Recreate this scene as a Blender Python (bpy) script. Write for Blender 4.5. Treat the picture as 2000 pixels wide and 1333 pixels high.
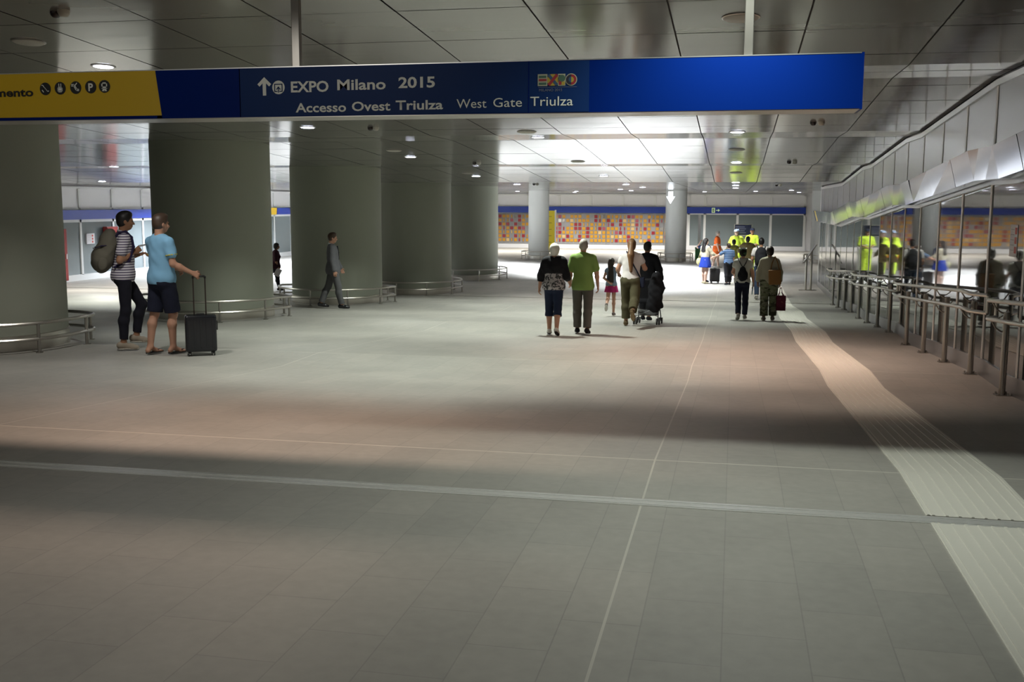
import bpy, bmesh, math, random
import numpy as np
from mathutils import Vector, Matrix, Euler
random.seed(7); np.random.seed(7)
R = math.radians
for o in list(bpy.data.objects): bpy.data.objects.remove(o)
scn = bpy.context.scene
COL = scn.collection

# ------------------------------------------------------------------ camera
F_PX, YH, XVP, ROLL, EYE = 2050.0, 395.0, 1435.0, 0.003, 1.68
pitch = math.atan((666.5-YH)/F_PX)
yaw = math.atan((XVP-1000)/math.hypot(F_PX, 666.5-YH))
def ray(px, py):
    cx = (px-1000)/F_PX; cy = -(py-666.5)/F_PX
    c, s = math.cos(ROLL), math.sin(ROLL)
    X = cx*c-cy*s; Yy = cx*s+cy*c
    fw = math.cos(pitch)+Yy*math.sin(pitch); up = -math.sin(pitch)+Yy*math.cos(pitch)
    return Vector((X*math.cos(yaw)-fw*math.sin(yaw), X*math.sin(yaw)+fw*math.cos(yaw), up))
fwd = ray(1000, 666.5); rgt = ray(2000, 666.5)-fwd; upv = fwd-ray(1000, 1666.5)
rgt.normalize(); upv.normalize(); fwd.normalize()
cam_d = bpy.data.cameras.new('camera'); cam = bpy.data.objects.new('camera', cam_d); COL.objects.link(cam)
cam_d.sensor_width = 36; cam_d.lens = F_PX/2000*36; cam_d.clip_end = 300; cam_d.clip_start = .05
M = Matrix((rgt, upv, -fwd)).transposed().to_4x4(); M.translation = Vector((0, 0, EYE)); cam.matrix_world = M
scn.camera = cam

# ------------------------------------------------------------------ world, exposure
scn.view_settings.view_transform = 'Standard'; scn.view_settings.look = 'None'
scn.view_settings.gamma = 1; scn.view_settings.exposure = 0.0; scn.view_settings.use_curve_mapping = False
w = bpy.data.worlds.new('world'); scn.world = w; w.use_nodes = True
w.node_tree.nodes['Background'].inputs[0].default_value = (.78, .76, .68, 1)
w.node_tree.nodes['Background'].inputs[1].default_value = .20

# ------------------------------------------------------------------ profile of the descending ramps
KN = [(-12, 0), (6.8, 0), (11.9, -.33), (13.1, -.33), (18.0, -.62), (19.5, -.62), (24.3, -.90), (25.8, -.90), (30.5, -1.19), (80, -1.19)]
KD = [k[0] for k in KN]
def fz(d): return float(np.interp(d, KD, [k[1] for k in KN]))
HC = 3.45
XR, XL, DF, DN, XE = 2.9, -23.2, 65.6, -8.0, 9.0
DC = 37.9                                    # the right wall's far corner

# ------------------------------------------------------------------ lights of the hall and added fill
GREEN = (.93, 1.0, .90); WARM = (1.0, .73, .58); NEUT = (1.0, .97, .90); COOL = (.86, .92, 1.0)
# x, d, colour, watts, cone   (spots at the ceiling lamps, with some added fill)
LIT = [(-7, 10.9, NEUT, 210, 118), (-7, 16.7, GREEN, 500, 118), (-7, 22.4, GREEN, 500, 118), (-7, 28.4, GREEN, 380, 112),
       (-3.6, 12.3, GREEN, 610, 112), (-3.47, 18.7, GREEN, 700, 120), (-3.47, 24.6, GREEN, 700, 124), (-3.47, 30.4, NEUT, 520, 112), (-7, 34.0, NEUT, 90, 110),
       (.1, 12.2, WARM, 240, 100), (0, 15.3, WARM, 560, 110), (0, 17.9, WARM, 120, 116), (0, 24.0, GREEN, 420, 120), (0, 30.7, GREEN, 450, 120), (0, 36.5, NEUT, 500, 120), (0, 42.5, COOL, 600, 120),
       (-15.5, 17.5, GREEN, 250, 120), (-15.5, 24.4, GREEN, 900, 124), (-19.5, 30.0, NEUT, 1400, 150), (-15.5, 36.4, COOL, 1500, 140), (-20.5, 38.4, COOL, 3000, 150), (-20, 46.4, COOL, 4000, 150),
       (-15.5, 60, NEUT, 1900, 150), (-10.5, 61.5, NEUT, 1700, 155), (-6, 61.5, NEUT, 1700, 155), (-1.5, 61, NEUT, 1300, 155), (2.8, 60, NEUT, 900, 150), (6.0, 48, NEUT, 700, 140),  # far-wall spots are added to brighten the wall and its tiles
       (-3.6, 7.2, WARM, 400, 120), (0, 6.05, GREEN, 300, 128), (-3.9, 2.4, NEUT, 110, 168)]  # last one: added fill for the sign's left end, no fitting there
# strong cold floodlights over the middle of the lower hall
FLOOD = [(-2.2, 41.5, 5500), (-5.2, 42.0, 6500), (-7.6, 45, 5000), (-11.5, 46.5, 5000), (-15, 50, 6000), (-19, 53, 7000), (-4.2, 46.5, 4500), (-2.6, 36.8, 1700)]
def spot(x, d, z, col, watts, cone, r=.09, tgt=None, blend=.6):
    l = bpy.data.lights.new('downlight_or_fill', 'SPOT'); l.energy = watts; l.color = col
    l.spot_size = R(cone); l.spot_blend = 1.0 if cone in (120, 128) and d < 9 else .08 if cone == 168 else blend; l.shadow_soft_size = r
    o = bpy.data.objects.new('downlight_or_fill', l); COL.objects.link(o); o.location = (x, d, z)
    return o
for x, d, c, wt, cone in LIT: spot(x, d, fz(d)+HC-.05, c, wt, cone)
for x, d, wt in FLOOD: spot(x, d, fz(d)+HC-.06, COOL, wt, 108, .12)

# ------------------------------------------------------------------ materials
MATS = {}
def mat(name, col=(.5, .5, .5), rough=.6, metal=0., emit=None, es=1., spec=.5, bump=None, trans=0., ior=1.5, aniso=0.):
    if name in MATS: return MATS[name]
    m = bpy.data.materials.new(name); m.use_nodes = True; MATS[name] = m
    nt = m.node_tree; b = nt.nodes['Principled BSDF']
    b.inputs['Base Color'].default_value = (*col, 1); b.inputs['Roughness'].default_value = rough
    b.inputs['Metallic'].default_value = metal; b.inputs['Specular IOR Level'].default_value = spec
    b.inputs['IOR'].default_value = ior; b.inputs['Transmission Weight'].default_value = trans
    if aniso: b.inputs['Anisotropic'].default_value = aniso
    if emit: b.inputs['Emission Color'].default_value = (*emit, 1); b.inputs['Emission Strength'].default_value = es
    if bump:
        sc, st = bump; tc = nt.nodes.new('ShaderNodeTexCoord')
        n = nt.nodes.new('ShaderNodeTexNoise'); n.inputs['Scale'].default_value = sc; n.inputs['Detail'].default_value = 4
        bp = nt.nodes.new('ShaderNodeBump'); bp.inputs['Strength'].default_value = st; bp.inputs['Distance'].default_value = .01
        nt.links.new(tc.outputs['Object'], n.inputs['Vector']); nt.links.new(n.outputs[0], bp.inputs['Height']); nt.links.new(bp.outputs[0], b.inputs['Normal'])
    return m
def N(nt, t, **k):
    n = nt.nodes.new(t)
    for a, v in k.items(): setattr(n, a, v)
    return n
def math_(nt, op, a, b=None, c=None):
    n = N(nt, 'ShaderNodeMath', operation=op)
    for i, v in enumerate((a, b, c)):
        if v is None: continue
        if isinstance(v, (int, float)): n.inputs[i].default_value = v
        else: nt.links.new(v, n.inputs[i])
    return n.outputs[0]
def mixc(nt, f, a, b):
    n = N(nt, 'ShaderNodeMix', data_type='RGBA')
    for i, v in ((0, f), (6, a), (7, b)):
        if isinstance(v, (int, float)): n.inputs[i].default_value = v
        elif isinstance(v, tuple): n.inputs[i].default_value = (*v, 1)
        else: nt.links.new(v, n.inputs[i])
    return n.outputs[2]
def noise(nt, vec, scale, detail=3):
    n = N(nt, 'ShaderNodeTexNoise'); n.inputs['Scale'].default_value = scale; n.inputs['Detail'].default_value = detail
    if vec is not None: nt.links.new(vec, n.inputs['Vector'])
    return n.outputs[0]

def floor_mat():
    m = mat('floor_stone', (.3, .3, .3), .5); nt = m.node_tree; b = nt.nodes['Principled BSDF']
    tc = N(nt, 'ShaderNodeTexCoord'); ob = tc.outputs['Object']
    sp = N(nt, 'ShaderNodeSeparateXYZ'); nt.links.new(ob, sp.inputs[0]); X, Y = sp.outputs[0], sp.outputs[1]
    cb = N(nt, 'ShaderNodeCombineXYZ'); nt.links.new(Y, cb.inputs[0]); nt.links.new(X, cb.inputs[1])
    br = N(nt, 'ShaderNodeTexBrick'); nt.links.new(cb.outputs[0], br.inputs['Vector'])
    br.inputs['Scale'].default_value = 1; br.inputs['Brick Width'].default_value = .62; br.inputs['Row Height'].default_value = .32
    br.inputs['Mortar Size'].default_value = .0032; br.inputs['Mortar Smooth'].default_value = .3; br.offset = .5
    br.inputs['Color1'].default_value = (.37, .355, .325, 1); br.inputs['Color2'].default_value = (.335, .325, .30, 1)
    br.inputs['Mortar'].default_value = (.29, .28, .26, 1)
    n1 = noise(nt, ob, .8, 5); n2 = noise(nt, ob, 14, 6)
    f = math_(nt, 'ADD', math_(nt, 'MULTIPLY', n1, .45), math_(nt, 'MULTIPLY', n2, .25)); f = math_(nt, 'ADD', f, .66)
    sc = N(nt, 'ShaderNodeVectorMath', operation='SCALE'); nt.links.new(br.outputs[0], sc.inputs[0]); nt.links.new(f, sc.inputs['Scale'])
    col = sc.outputs[0]
    def line(coord, pos, hw):
        return math_(nt, 'LESS_THAN', math_(nt, 'ABSOLUTE', math_(nt, 'SUBTRACT', coord, pos)), hw)
    tot = None
    for c, ps in ((X, [-.465, -5.4, -14.9, -19.9]), (Y, [6.79, 13.1, 19.5, 25.8, 30.5, 36.8, 43.1, 49.4, 55.7])):
        for p in ps:
            l = line(c, p, .006 if c is X else .009); tot = l if tot is None else math_(nt, 'MAXIMUM', tot, l)
    col = mixc(nt, tot, col, (.52, .50, .45))
    vs = N(nt, 'ShaderNodeTexVoronoi'); vs.inputs['Scale'].default_value = .55; nt.links.new(ob, vs.inputs['Vector'])
    st = math_(nt, 'LESS_THAN', vs.outputs['Distance'], .035)
    col = mixc(nt, math_(nt, 'MULTIPLY', st, .35), col, (.2, .19, .17))
    nt.links.new(col, b.inputs['Base Color'])
    b.inputs['Roughness'].default_value = .48; b.inputs['Specular IOR Level'].default_value = .35
    bp = N(nt, 'ShaderNodeBump'); bp.inputs['Strength'].default_value = .12; bp.inputs['Distance'].default_value = .004
    nt.links.new(n2, bp.inputs['Height']); nt.links.new(bp.outputs[0], b.inputs['Normal'])
    return m
def ceiling_mat():
    m = mat('ceiling_metal_panel', (.20, .195, .185), .13, metal=.08, ior=1.78); nt = m.node_tree; b = nt.nodes['Principled BSDF']
    tc = N(nt, 'ShaderNodeTexCoord'); ob = tc.outputs['Object']
    mp = N(nt, 'ShaderNodeMapping'); mp.inputs['Scale'].default_value = (.3, 1.4, 1); nt.links.new(ob, mp.inputs[0])
    n = noise(nt, mp.outputs[0], 1.2, 2)
    bp = N(nt, 'ShaderNodeBump'); bp.inputs['Strength'].default_value = .25; bp.inputs['Distance'].default_value = .012
    nt.links.new(n, bp.inputs['Height']); nt.links.new(bp.outputs[0], b.inputs['Normal'])
    return m
M_floor = floor_mat(); M_ceil = ceiling_mat()
M_gap = mat('dark_joint', (.02, .02, .02), .8)
M_gapl = mat('light_joint', (.5, .5, .5), .4, metal=.5)
M_tact = mat('tactile_stone', (.66, .64, .58), .6, bump=(60, .1))
M_alu = mat('aluminium', (.68, .68, .68), .38, metal=1, bump=(40, .03))
M_steel = mat('brushed_steel', (.60, .57, .52), .30, metal=1, aniso=.4)
M_steeld = mat('dull_steel', (.42, .40, .37), .32, metal=1)
M_col = mat('column_grey_green', (.315, .33, .27), .75, bump=(25, .12))
M_coll = mat('column_light_grey', (.60, .61, .59), .6, bump=(20, .05))
M_blue = mat('sign_blue', (.001, .015, .14), .35, spec=.06)
M_blued = mat('sign_blue_film', (.007, .030, .125), .45, spec=.10)
M_band = mat('band_blue', (.012, .04, .30), .3)
M_yel = mat('sign_yellow', (.62, .40, .015), .4)
M_frame = mat('white_frame', (.62, .63, .63), .4)
M_white = mat('white', (.75, .75, .75), .5)
M_letter = mat('sign_letter_white', (.78, .79, .72), .5)
M_black = mat('sign_black', (.015, .015, .015), .5)
M_red = mat('red_paint', (.24, .014, .012), .35)
M_upanel = mat('matt_wall_panel', (.66, .66, .68), .4, metal=.25, bump=(6, .03))
M_upanelr = mat('silver_wall_panel', (.36, .36, .37), .3, metal=.75, bump=(3, .05))
M_glassd = mat('dark_mirror_glass', (.030, .034, .034), .03, ior=1.75, bump=(.9, .06))
M_glassg = mat('grey_frosted_glass', (.15, .18, .19), .16, ior=1.6, bump=(1.5, .05))
M_backg = mat('display_backing', (.20, .20, .21), .5, bump=(30, .2))
M_bandr = mat('mirror_band', (.075, .09, .145), .13, metal=.92, bump=(.7, .25))
M_disc = mat('downlight_lens', (.9, .9, .9), .4, emit=(.80, .82, 1.), es=22)
M_unlit = mat('grey_cover', (.42, .41, .36), .5)
M_rubber = mat('black_rubber', (.015, .015, .015), .6)

# ------------------------------------------------------------------ mesh helpers
class MB:
    def __init__(s): s.v = []; s.f = []; s.mi = []
    def add(s, vs, fs, mi=0):
        n = len(s.v); s.v += [tuple(v) for v in vs]; s.f += [tuple(i+n for i in f) for f in fs]; s.mi += [mi]*len(fs); return s
    def box(s, x0, x1, y0, y1, z0, z1, mi=0, T=None):
        vs = [(x0, y0, z0), (x1, y0, z0), (x1, y1, z0), (x0, y1, z0), (x0, y0, z1), (x1, y0, z1), (x1, y1, z1), (x0, y1, z1)]
        if T is not None: vs = [T @ Vector(v) for v in vs]
        return s.add(vs, [(0, 3, 2, 1), (4, 5, 6, 7), (0, 1, 5, 4), (1, 2, 6, 5), (2, 3, 7, 6), (3, 0, 4, 7)], mi)
    def tube(s, pts, r, n=10, caps=True, mi=0, closed=False):
        pts = [Vector(p) for p in pts]; m = len(pts); rs = r if isinstance(r, (list, tuple)) else [r]*m
        t0 = (pts[1]-pts[0]).normalized(); a = t0.orthogonal().normalized(); vs = []; fs = []
        for i, p in enumerate(pts):
            if closed: t = (pts[(i+1) % m]-pts[i-1]).normalized()
            else:
                t = (pts[min(i+1, m-1)]-pts[max(i-1, 0)]).normalized()
            a = (a-t*a.dot(t)).normalized(); b = t.cross(a)
            rr = rs[i]
            if 0 < i < m-1 and not closed:
                c = (pts[i+1]-pts[i]).normalized().dot((pts[i]-pts[i-1]).normalized()); rr = rr/max(.6, math.sqrt((1+c)/2))
            for k in range(n):
                an = 2*math.pi*k/n; vs.append(p+(a*math.cos(an)+b*math.sin(an))*rr)
        for i in range(m if closed else m-1):
            j = (i+1) % m
            for k in range(n):
                k2 = (k+1) % n; fs.append((i*n+k, i*n+k2, j*n+k2, j*n+k))
        if caps and not closed: fs += [tuple(range(n))[::-1], tuple(range((m-1)*n, m*n))]
        return s.add(vs, fs, mi)
    def lathe(s, prof, c=(0, 0, 0), n=32, mi=0):
        vs = []; fs = []
        for r, z in prof:
            for k in range(n):
                a = 2*math.pi*k/n; vs.append((c[0]+r*math.cos(a), c[1]+r*math.sin(a), c[2]+z))
        for i in range(len(prof)-1):
            for k in range(n):
                k2 = (k+1) % n; fs.append((i*n+k, i*n+k2, (i+1)*n+k2, (i+1)*n+k))
        fs += [tuple(range(n))[::-1], tuple(range((len(prof)-1)*n, len(prof)*n))]
        return s.add(vs, fs, mi)
    def prof_y(s, quad, ys, off=fz, mi=0):
        """closed cross-section in (x,z) swept along y, following the ramp profile"""
        vs = []; q = len(quad)
        for y in ys:
            for x, z in quad: vs.append((x, y, z+off(y)))
        fs = [(i*q+k, (i+1)*q+k, (i+1)*q+(k+1) % q, i*q+(k+1) % q) for i in range(len(ys)-1) for k in range(q)]
        fs += [tuple(range(q)), tuple(range((len(ys)-1)*q, len(ys)*q))[::-1]]
        return s.add(vs, fs, mi)
    def build(s, name, m, parent=None, smooth=False, bevel=0, origin=None):
        me = bpy.data.meshes.new(name)
        vs = s.v
        if origin is not None: vs = [(v[0]-origin[0], v[1]-origin[1], v[2]-origin[2]) for v in vs]
        me.from_pydata(vs, [], s.f)
        for k in (m if isinstance(m, (list, tuple)) else [m]): me.materials.append(k)
        me.polygons.foreach_set('material_index', s.mi)
        bm = bmesh.new(); bm.from_mesh(me); bmesh.ops.recalc_face_normals(bm, faces=bm.faces)
        if bevel: bmesh.ops.bevel(bm, geom=bm.edges[:], offset=bevel, segments=2, profile=.6, affect='EDGES')
        bm.to_mesh(me); bm.free()
        if smooth: 
            for p in me.polygons: p.use_smooth = True
            try: me.set_sharp_from_angle(angle=R(40))
            except Exception: pass
        o = bpy.data.objects.new(name, me); COL.objects.link(o)
        if origin is not None: o.location = origin
        if parent is not None: o.parent = parent
        return o
def tag(o, label=None, cat=None, group=None, kind=None):
    if label: o['label'] = label
    if cat: o['category'] = cat
    if group: o['group'] = group
    if kind: o['kind'] = kind
    return o
def empty(name, loc=(0, 0, 0), rz=0, label=None, cat=None, group=None, kind=None):
    o = bpy.data.objects.new(name, None); COL.objects.link(o); o.location = loc; o.rotation_euler = (0, 0, rz); o.empty_display_size = .1
    return tag(o, label, cat, group, kind)
def part(mb, name, m, root, **k):
    """a part whose mesh was laid out in world coordinates, under an unrotated root"""
    l = root.location; mb.v = [(v[0]-l[0], v[1]-l[1], v[2]-l[2]) for v in mb.v]
    return mb.build(name, m, root, **k)
def dup_tree(o, parent=None):
    c = o.copy(); COL.objects.link(c); c.parent = parent
    for ch in o.children: dup_tree(ch, c)
    return c
def ys_between(a, b): return sorted(set([a, b]+[k for k in KD if a < k < b]))
def span(a, b, step):
    r = []; x = a
    while x < b-1e-6: r.append(x); x += step
    return r

# ------------------------------------------------------------------ floor and ceiling
def ribbon(x0, x1, y0, y1, zt, zb):
    return MB().prof_y([(x0, zb), (x1, zb), (x1, zt), (x0, zt)], ys_between(y0, y1))
fl = ribbon(XL-.3, XE+.3, DN, DF+.4, 0, -.2).build('floor', M_floor); tag(fl, kind='structure')
GX = [.575+1.165*k for k in range(-21, 8)]; GD = [10.13+1.18*k for k in range(-15, 48)]
cl = ribbon(XL-.3, XE+.3, DN, DF+.4, HC+.25, HC+.012).build('ceiling', M_gap); tag(cl, kind='structure')
def ceiling_panels():
    mb = MB(); g = .008
    xs = [XL]+[x for x in GX if XL < x < XE]+[XE]; ds = [DN]+[d for d in GD if DN < d < DF]+[DF]
    for i in range(len(xs)-1):
        x0, x1 = xs[i]+g, xs[i+1]-g
        if x1-x0 < .05: continue
        for j in range(len(ds)-1):
            d0, d1 = ds[j]+g, ds[j+1]-g
            if d1-d0 < .05: continue
            dd = ys_between(d0, d1); tz = random.uniform(-.0015, .0015); tz2 = random.uniform(-.0015, .0015)
            for a, b in zip(dd, dd[1:]):
                za, zb = HC+fz(a), HC+fz(b)
                ta = tz*(a-d0)/(d1-d0); tb = tz*(b-d0)/(d1-d0)
                mb.add([(x0, a, za+ta), (x0, b, zb+tb), (x1, b, zb+tb+tz2), (x1, a, za+ta+tz2)], [(0, 1, 2, 3)])
    me = mb.build('ceiling_panel', M_ceil, cl)
    return me
ceiling_panels()
# metal joint covers across the floor
for i, (d, wd) in enumerate(((5.78, .13), (31.15, .10))):
    mb = MB(); z = fz(d)
    mb.box(XL, XR-.06, d-wd/2, d+wd/2, z-.01, z+.004); mb.box(XL, XR-.06, d-wd/2+.02, d-wd/2+.04, z, z+.007); mb.box(XL, XR-.06, d+wd/2-.04, d+wd/2-.02, z, z+.007)
    tag(mb.build('trim_%d' % (i+1), mat('joint_steel', (.86, .86, .84), .34, metal=.6) if i == 0 else M_steeld), kind='structure')
# tactile guiding strip
def tactile():
    ys = ys_between(DN+.1, 62)
    ys2 = []
    for a, b in ((DN+.1, 5.71), (5.85, 31.09), (31.21, 62)):
        mb_y = ys_between(a, b); ys2.append(mb_y)
    mb = MB()
    for yy in ys2:
        mb.prof_y([(1.06, -.01), (1.66, -.01), (1.66, .006), (1.06, .006)], yy)
    o = mb.build('tactile_paving', M_tact)
    tag(o, 'pale ribbed guiding strip running down the ramps beside the handrails', 'tactile paving')
    rb = MB()
    for yy in ys2:
        for x in (1.075, 1.10, 1.17, 1.235, 1.30, 1.365, 1.43, 1.495, 1.56, 1.625, 1.645):
            rb.prof_y([(x-.009, .005), (x+.009, .005), (x+.006, .011), (x-.006, .011)], yy)
    r_ = rb.build('ribs', M_tact, o); r_['kind'] = 'stuff'
tactile()

# ------------------------------------------------------------------ right wall
wr = MB().prof_y([(XR+.08, 0), (XR+.3, 0), (XR+.3, HC), (XR+.08, HC)], ys_between(DN, DC)).build('wall_right', M_upanelr)
tag(wr, kind='structure')
MD = [11.55+1.57*k for k in range(-12, 17)]
MD = [d for d in MD if d < DC-.3]+[DC-.05]
PL, BB, BT, WT = .20, 2.25, 2.60, 3.38
mbp = MB().prof_y([(XR-.02, .0), (XR+.08, .0), (XR+.08, PL), (XR-.02, PL)], ys_between(DN, DC)); mbp.build('plinth', M_upanelr, wr)
MB().prof_y([(XR-.03, WT-.04), (XR+.08, WT-.04), (XR+.08, WT+.03), (XR-.03, WT+.03)], ys_between(DN, DC)).build('top_trim', M_alu, wr)
MB().prof_y([(XR-.03, 2.22), (XR+.08, 2.22), (XR+.08, 2.30), (XR-.03, 2.30)], ys_between(DN, DC)).build('transom', M_alu, wr)
for a, b in zip(MD, MD[1:]):
    c = (a+b)/2
    yy = ys_between(a+.03, b-.03); mb = MB(); t1 = random.uniform(-.006, .006); 
    mb.prof_y([(XR, PL), (XR+.03, PL), (XR+.03, 2.24), (XR, 2.24)], yy, lambda d: fz(d))
    mb.v = [(v[0]+t1*(v[1]-c), v[1], v[2]) for v in mb.v]
    o = mb.build('glass_panel', M_glassd, wr)
    MB().prof_y([(XR+.0, 2.30), (XR+.03, 2.30), (XR+.03, WT-.03), (XR+.0, WT-.03)], yy).build('upper_panel', M_upanelr, wr)
for d in MD:
    z = fz(d); MB().box(XR-.007, XR+.05, d-.038, d+.038, z, z+WT).build('mullion', mat('mullion_silver', (.70, .69, .66), .4), wr)
# return of the right wall at its far corner
wb = MB().box(XR, XE, DC, DC+.25, fz(DC), fz(DC)+HC).build('wall_back', M_upanel); tag(wb, kind='structure')
we = MB().box(XE, XE+.3, DC, DF, fz(DF), fz(DF)+HC).build('wall_east', M_upanel); tag(we, kind='structure')
# mirror sign band
def mirror_band():
    root = empty('sign_band', (2.7, 3, 2.4), 0, 'long mirror-like blue steel fascia band along the right glass wall', 'sign band')
    js = span(4.65, 39.3, 3.15); js = [j for j in js if j <= 39.2]
    for a, b in zip(js, js[1:]):
        mb = MB(); yy = ys_between(a+.012, b-.012)
        cm = (a+b)/2; j0, j1 = random.uniform(-.006, .006), random.uniform(-.006, .006); zf_ = lambda d: fz(d)
        mb.prof_y([(2.69, 2.27), (2.83, 2.27), (2.83, 2.61), (2.60, 2.61)], sorted(yy+([cm] if all(abs(cm-q) > .1 for q in yy) else [])), zf_)
        mb.v = [(v[0]+(0 if v[0] > 2.8 else (j0 if abs(v[1]-cm) < .01 else j1)*(1 if v[2]-fz(v[1]) > 2.5 else -.5)), v[1], v[2]) for v in mb.v]
        part(mb, 'fascia', M_bandr, root)
    # coloured end
    a = js[-1]; yy = ys_between(a+.01, 40.3)
    for nm, m, y0, y1 in (('yellow_section', M_yel, a+.01, a+.6), ('blue_section', M_blue, a+.61, a+1.1)):
        part(MB().prof_y([(2.69, 2.27), (2.83, 2.27), (2.83, 2.61), (2.60, 2.61)], [y0, y1]), nm, m, root)
mirror_band()

# ------------------------------------------------------------------ left wall
wl = MB().prof_y([(XL-.3, 0), (XL-.08, 0), (XL-.08, HC), (XL-.3, HC)], ys_between(DN, DF)).build('wall_left', M_upanel); tag(wl, kind='structure')
LD = [34.2+2.06*k for k in range(-16, 16)]
LD = [d for d in LD if DN < d < DF]
def lw(name, x0, x1, z0, z1, m, a=DN, b=DF):
    return MB().prof_y([(x0, z0), (x0, z1), (x1, z1), (x1, z0)], ys_between(a, b)).build(name, m, wl)
lw('plinth', XL-.08, XL+.03, 0, .22, M_frame); lw('top_trim', XL-.08, XL+.03, 3.30, 3.38, M_frame)
lw('transom', XL-.08, XL+.03, 2.10, 2.20, M_frame); lw('transom', XL-.08, XL+.03, 2.54, 2.62, M_frame)
for d in LD:
    z = fz(d); MB().box(XL-.06, XL+.03, d-.055, d+.055, z+.2, z+3.34).build('mullion', M_frame, wl)
for a, b in zip(LD, LD[1:]):
    if b < 14: continue
    lw('glass_panel', XL-.07, XL-.01, .2, 2.12, M_glassg, a+.055, b-.055); lw('upper_panel', XL-.07, XL-.01, 2.6, 3.32, M_upanel, a+.055, b-.055)
bl = MB().prof_y([(XL+.03, 2.20), (XL+.10, 2.20), (XL+.13, 2.54), (XL+.03, 2.54)], ys_between(DN+.2, 50.0)).build('trim_3', M_band); tag(bl, kind='structure')
by = MB().prof_y([(XL+.03, 2.20), (XL+.10, 2.20), (XL+.13, 2.54), (XL+.03, 2.54)], [50.02, 50.8]).build('trim_4', M_yel); tag(by, kind='structure')
bl = MB().prof_y([(XL+.03, 2.20), (XL+.10, 2.20), (XL+.13, 2.54), (XL+.03, 2.54)], [50.82, DF-.1]).build('trim_5', M_band); tag(bl, kind='structure')

# ------------------------------------------------------------------ far wall
Z0 = fz(DF)
wf = MB().box(XL, XE, DF, DF+.3, Z0, Z0+HC).build('wall_far', M_upanel); tag(wf, kind='structure')
def fw(name, x0, x1, z0, z1, m, y0=DF-.08, y1=DF): return MB().box(x0, x1, y0, y1, Z0+z0, Z0+z1).build(name, m, wf)
fw('plinth', XL, 4.2, 0, .26, M_upanel, DF-.10); fw('top_trim', XL, 4.2, 3.30, 3.38, M_frame)
fw('transom', XL, 4.2, 2.60, 2.66, M_frame); fw('transom', -2.9, 4.2, 2.14, 2.22, M_frame)
for x in [-4.82-1.99*k for k in range(9)]: fw('mullion', x-.07, x+.07, 2.60, 3.34, M_frame)
for x in (-2.75, -1.79, .17, 2.13, 4.1): fw('mullion', x-.07, x+.07, .2, 3.34, M_frame)
for a, b in ((-2.75, -1.79), (-1.79, .17), (.17, 2.13), (2.13, 4.1)): fw('glass_panel', a+.07, b-.07, .26, 2.14, M_glassg, DF-.05)
fb = MB().box(XL+.2, 4.15, DF-.16, DF-.08, Z0+2.22, Z0+2.60).build('trim_6', M_band); tag(fb, kind='structure')

# ------------------------------------------------------------------ columns and their guard rails
ORD = ['nearest', 'second', 'third', 'fourth', 'farthest']
CX, CR = -10.33, 1.165
def column(x, d, r, m, label, group=None, zt=None):
    z = fz(d); zb = min(fz(d-r), fz(d+r))
    root = empty('column', (x, d, z), 0, label, 'column', group)
    mb = MB(); ztop = HC+max(fz(d-r), fz(d+r))-z
    mb.lathe([(r, zb-z-.01), (r, ztop)], n=72); mb.build('shaft', m, root, smooth=True)
    mb = MB(); mb.lathe([(r+.012, zb-z-.01), (r+.012, max(fz(d-r), fz(d+r))-z+.19), (r+.002, max(fz(d-r), fz(d+r))-z+.195)], n=72)
    mb.build('steel_skirting', M_steel, root, smooth=True)
    return root
def guard_ring(x, d, r, label, rt=.024, n=10):
    root = empty('guard_rail', (x, d, fz(d)), 0, label, 'guard rail'); zz = fz(d)
    for h in (.40, .19):
        pts = []
        for k in range(72):
            a = 2*math.pi*k/72; px, py = r*math.cos(a), r*math.sin(a); pts.append((px, py, fz(d+py)-zz+h))
        MB().tube(pts, rt, 8, closed=True).build('rail', M_steel, root, smooth=True)
    for k in range(n):
        a = 2*math.pi*(k+.35)/n; px, py = (r-.0)*math.cos(a), (r-.0)*math.sin(a); z = fz(d+py)-zz
        mb = MB(); mb.tube([(px, py, z), (px, py, z+.40)], rt*.95, 8); mb.lathe([(.05, 0), (.05, .012)], (px, py, z), 12)
        mb.build('post', M_steeld, root, smooth=True)
    return root
for k, (d, CX) in enumerate(((12.85, -10.39), (19.65, -10.33), (25.95, -10.14), (32.3, -9.98), (38.6, -9.86))):
    column(CX, d, CR, M_col, 'thick grey-green round column, %s of the dark row on the left' % ORD[k], 'dark columns')
    guard_ring(CX, d, CR+.34, 'low steel guard rail ring round the %s thick dark column' % ORD[k])
LC = [(-9.74, 52.8, 'slim light grey round column left of the yellow banner'), (-2.82, 52.5, 'slim light grey round column beside the green bin, right of the tile wall'), (4.12, 52.6, 'slim light grey round column behind the lectern by the right wall')]
for (x, d, lb), rl in zip(LC, ('left of the yellow banner', 'beside the green bin', 'behind the lectern')):
    column(x, d, .52, M_coll, lb, 'light columns'); guard_ring(x, d, .86, 'low steel guard rail ring round the slim light column '+rl, .02, 8)

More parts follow.
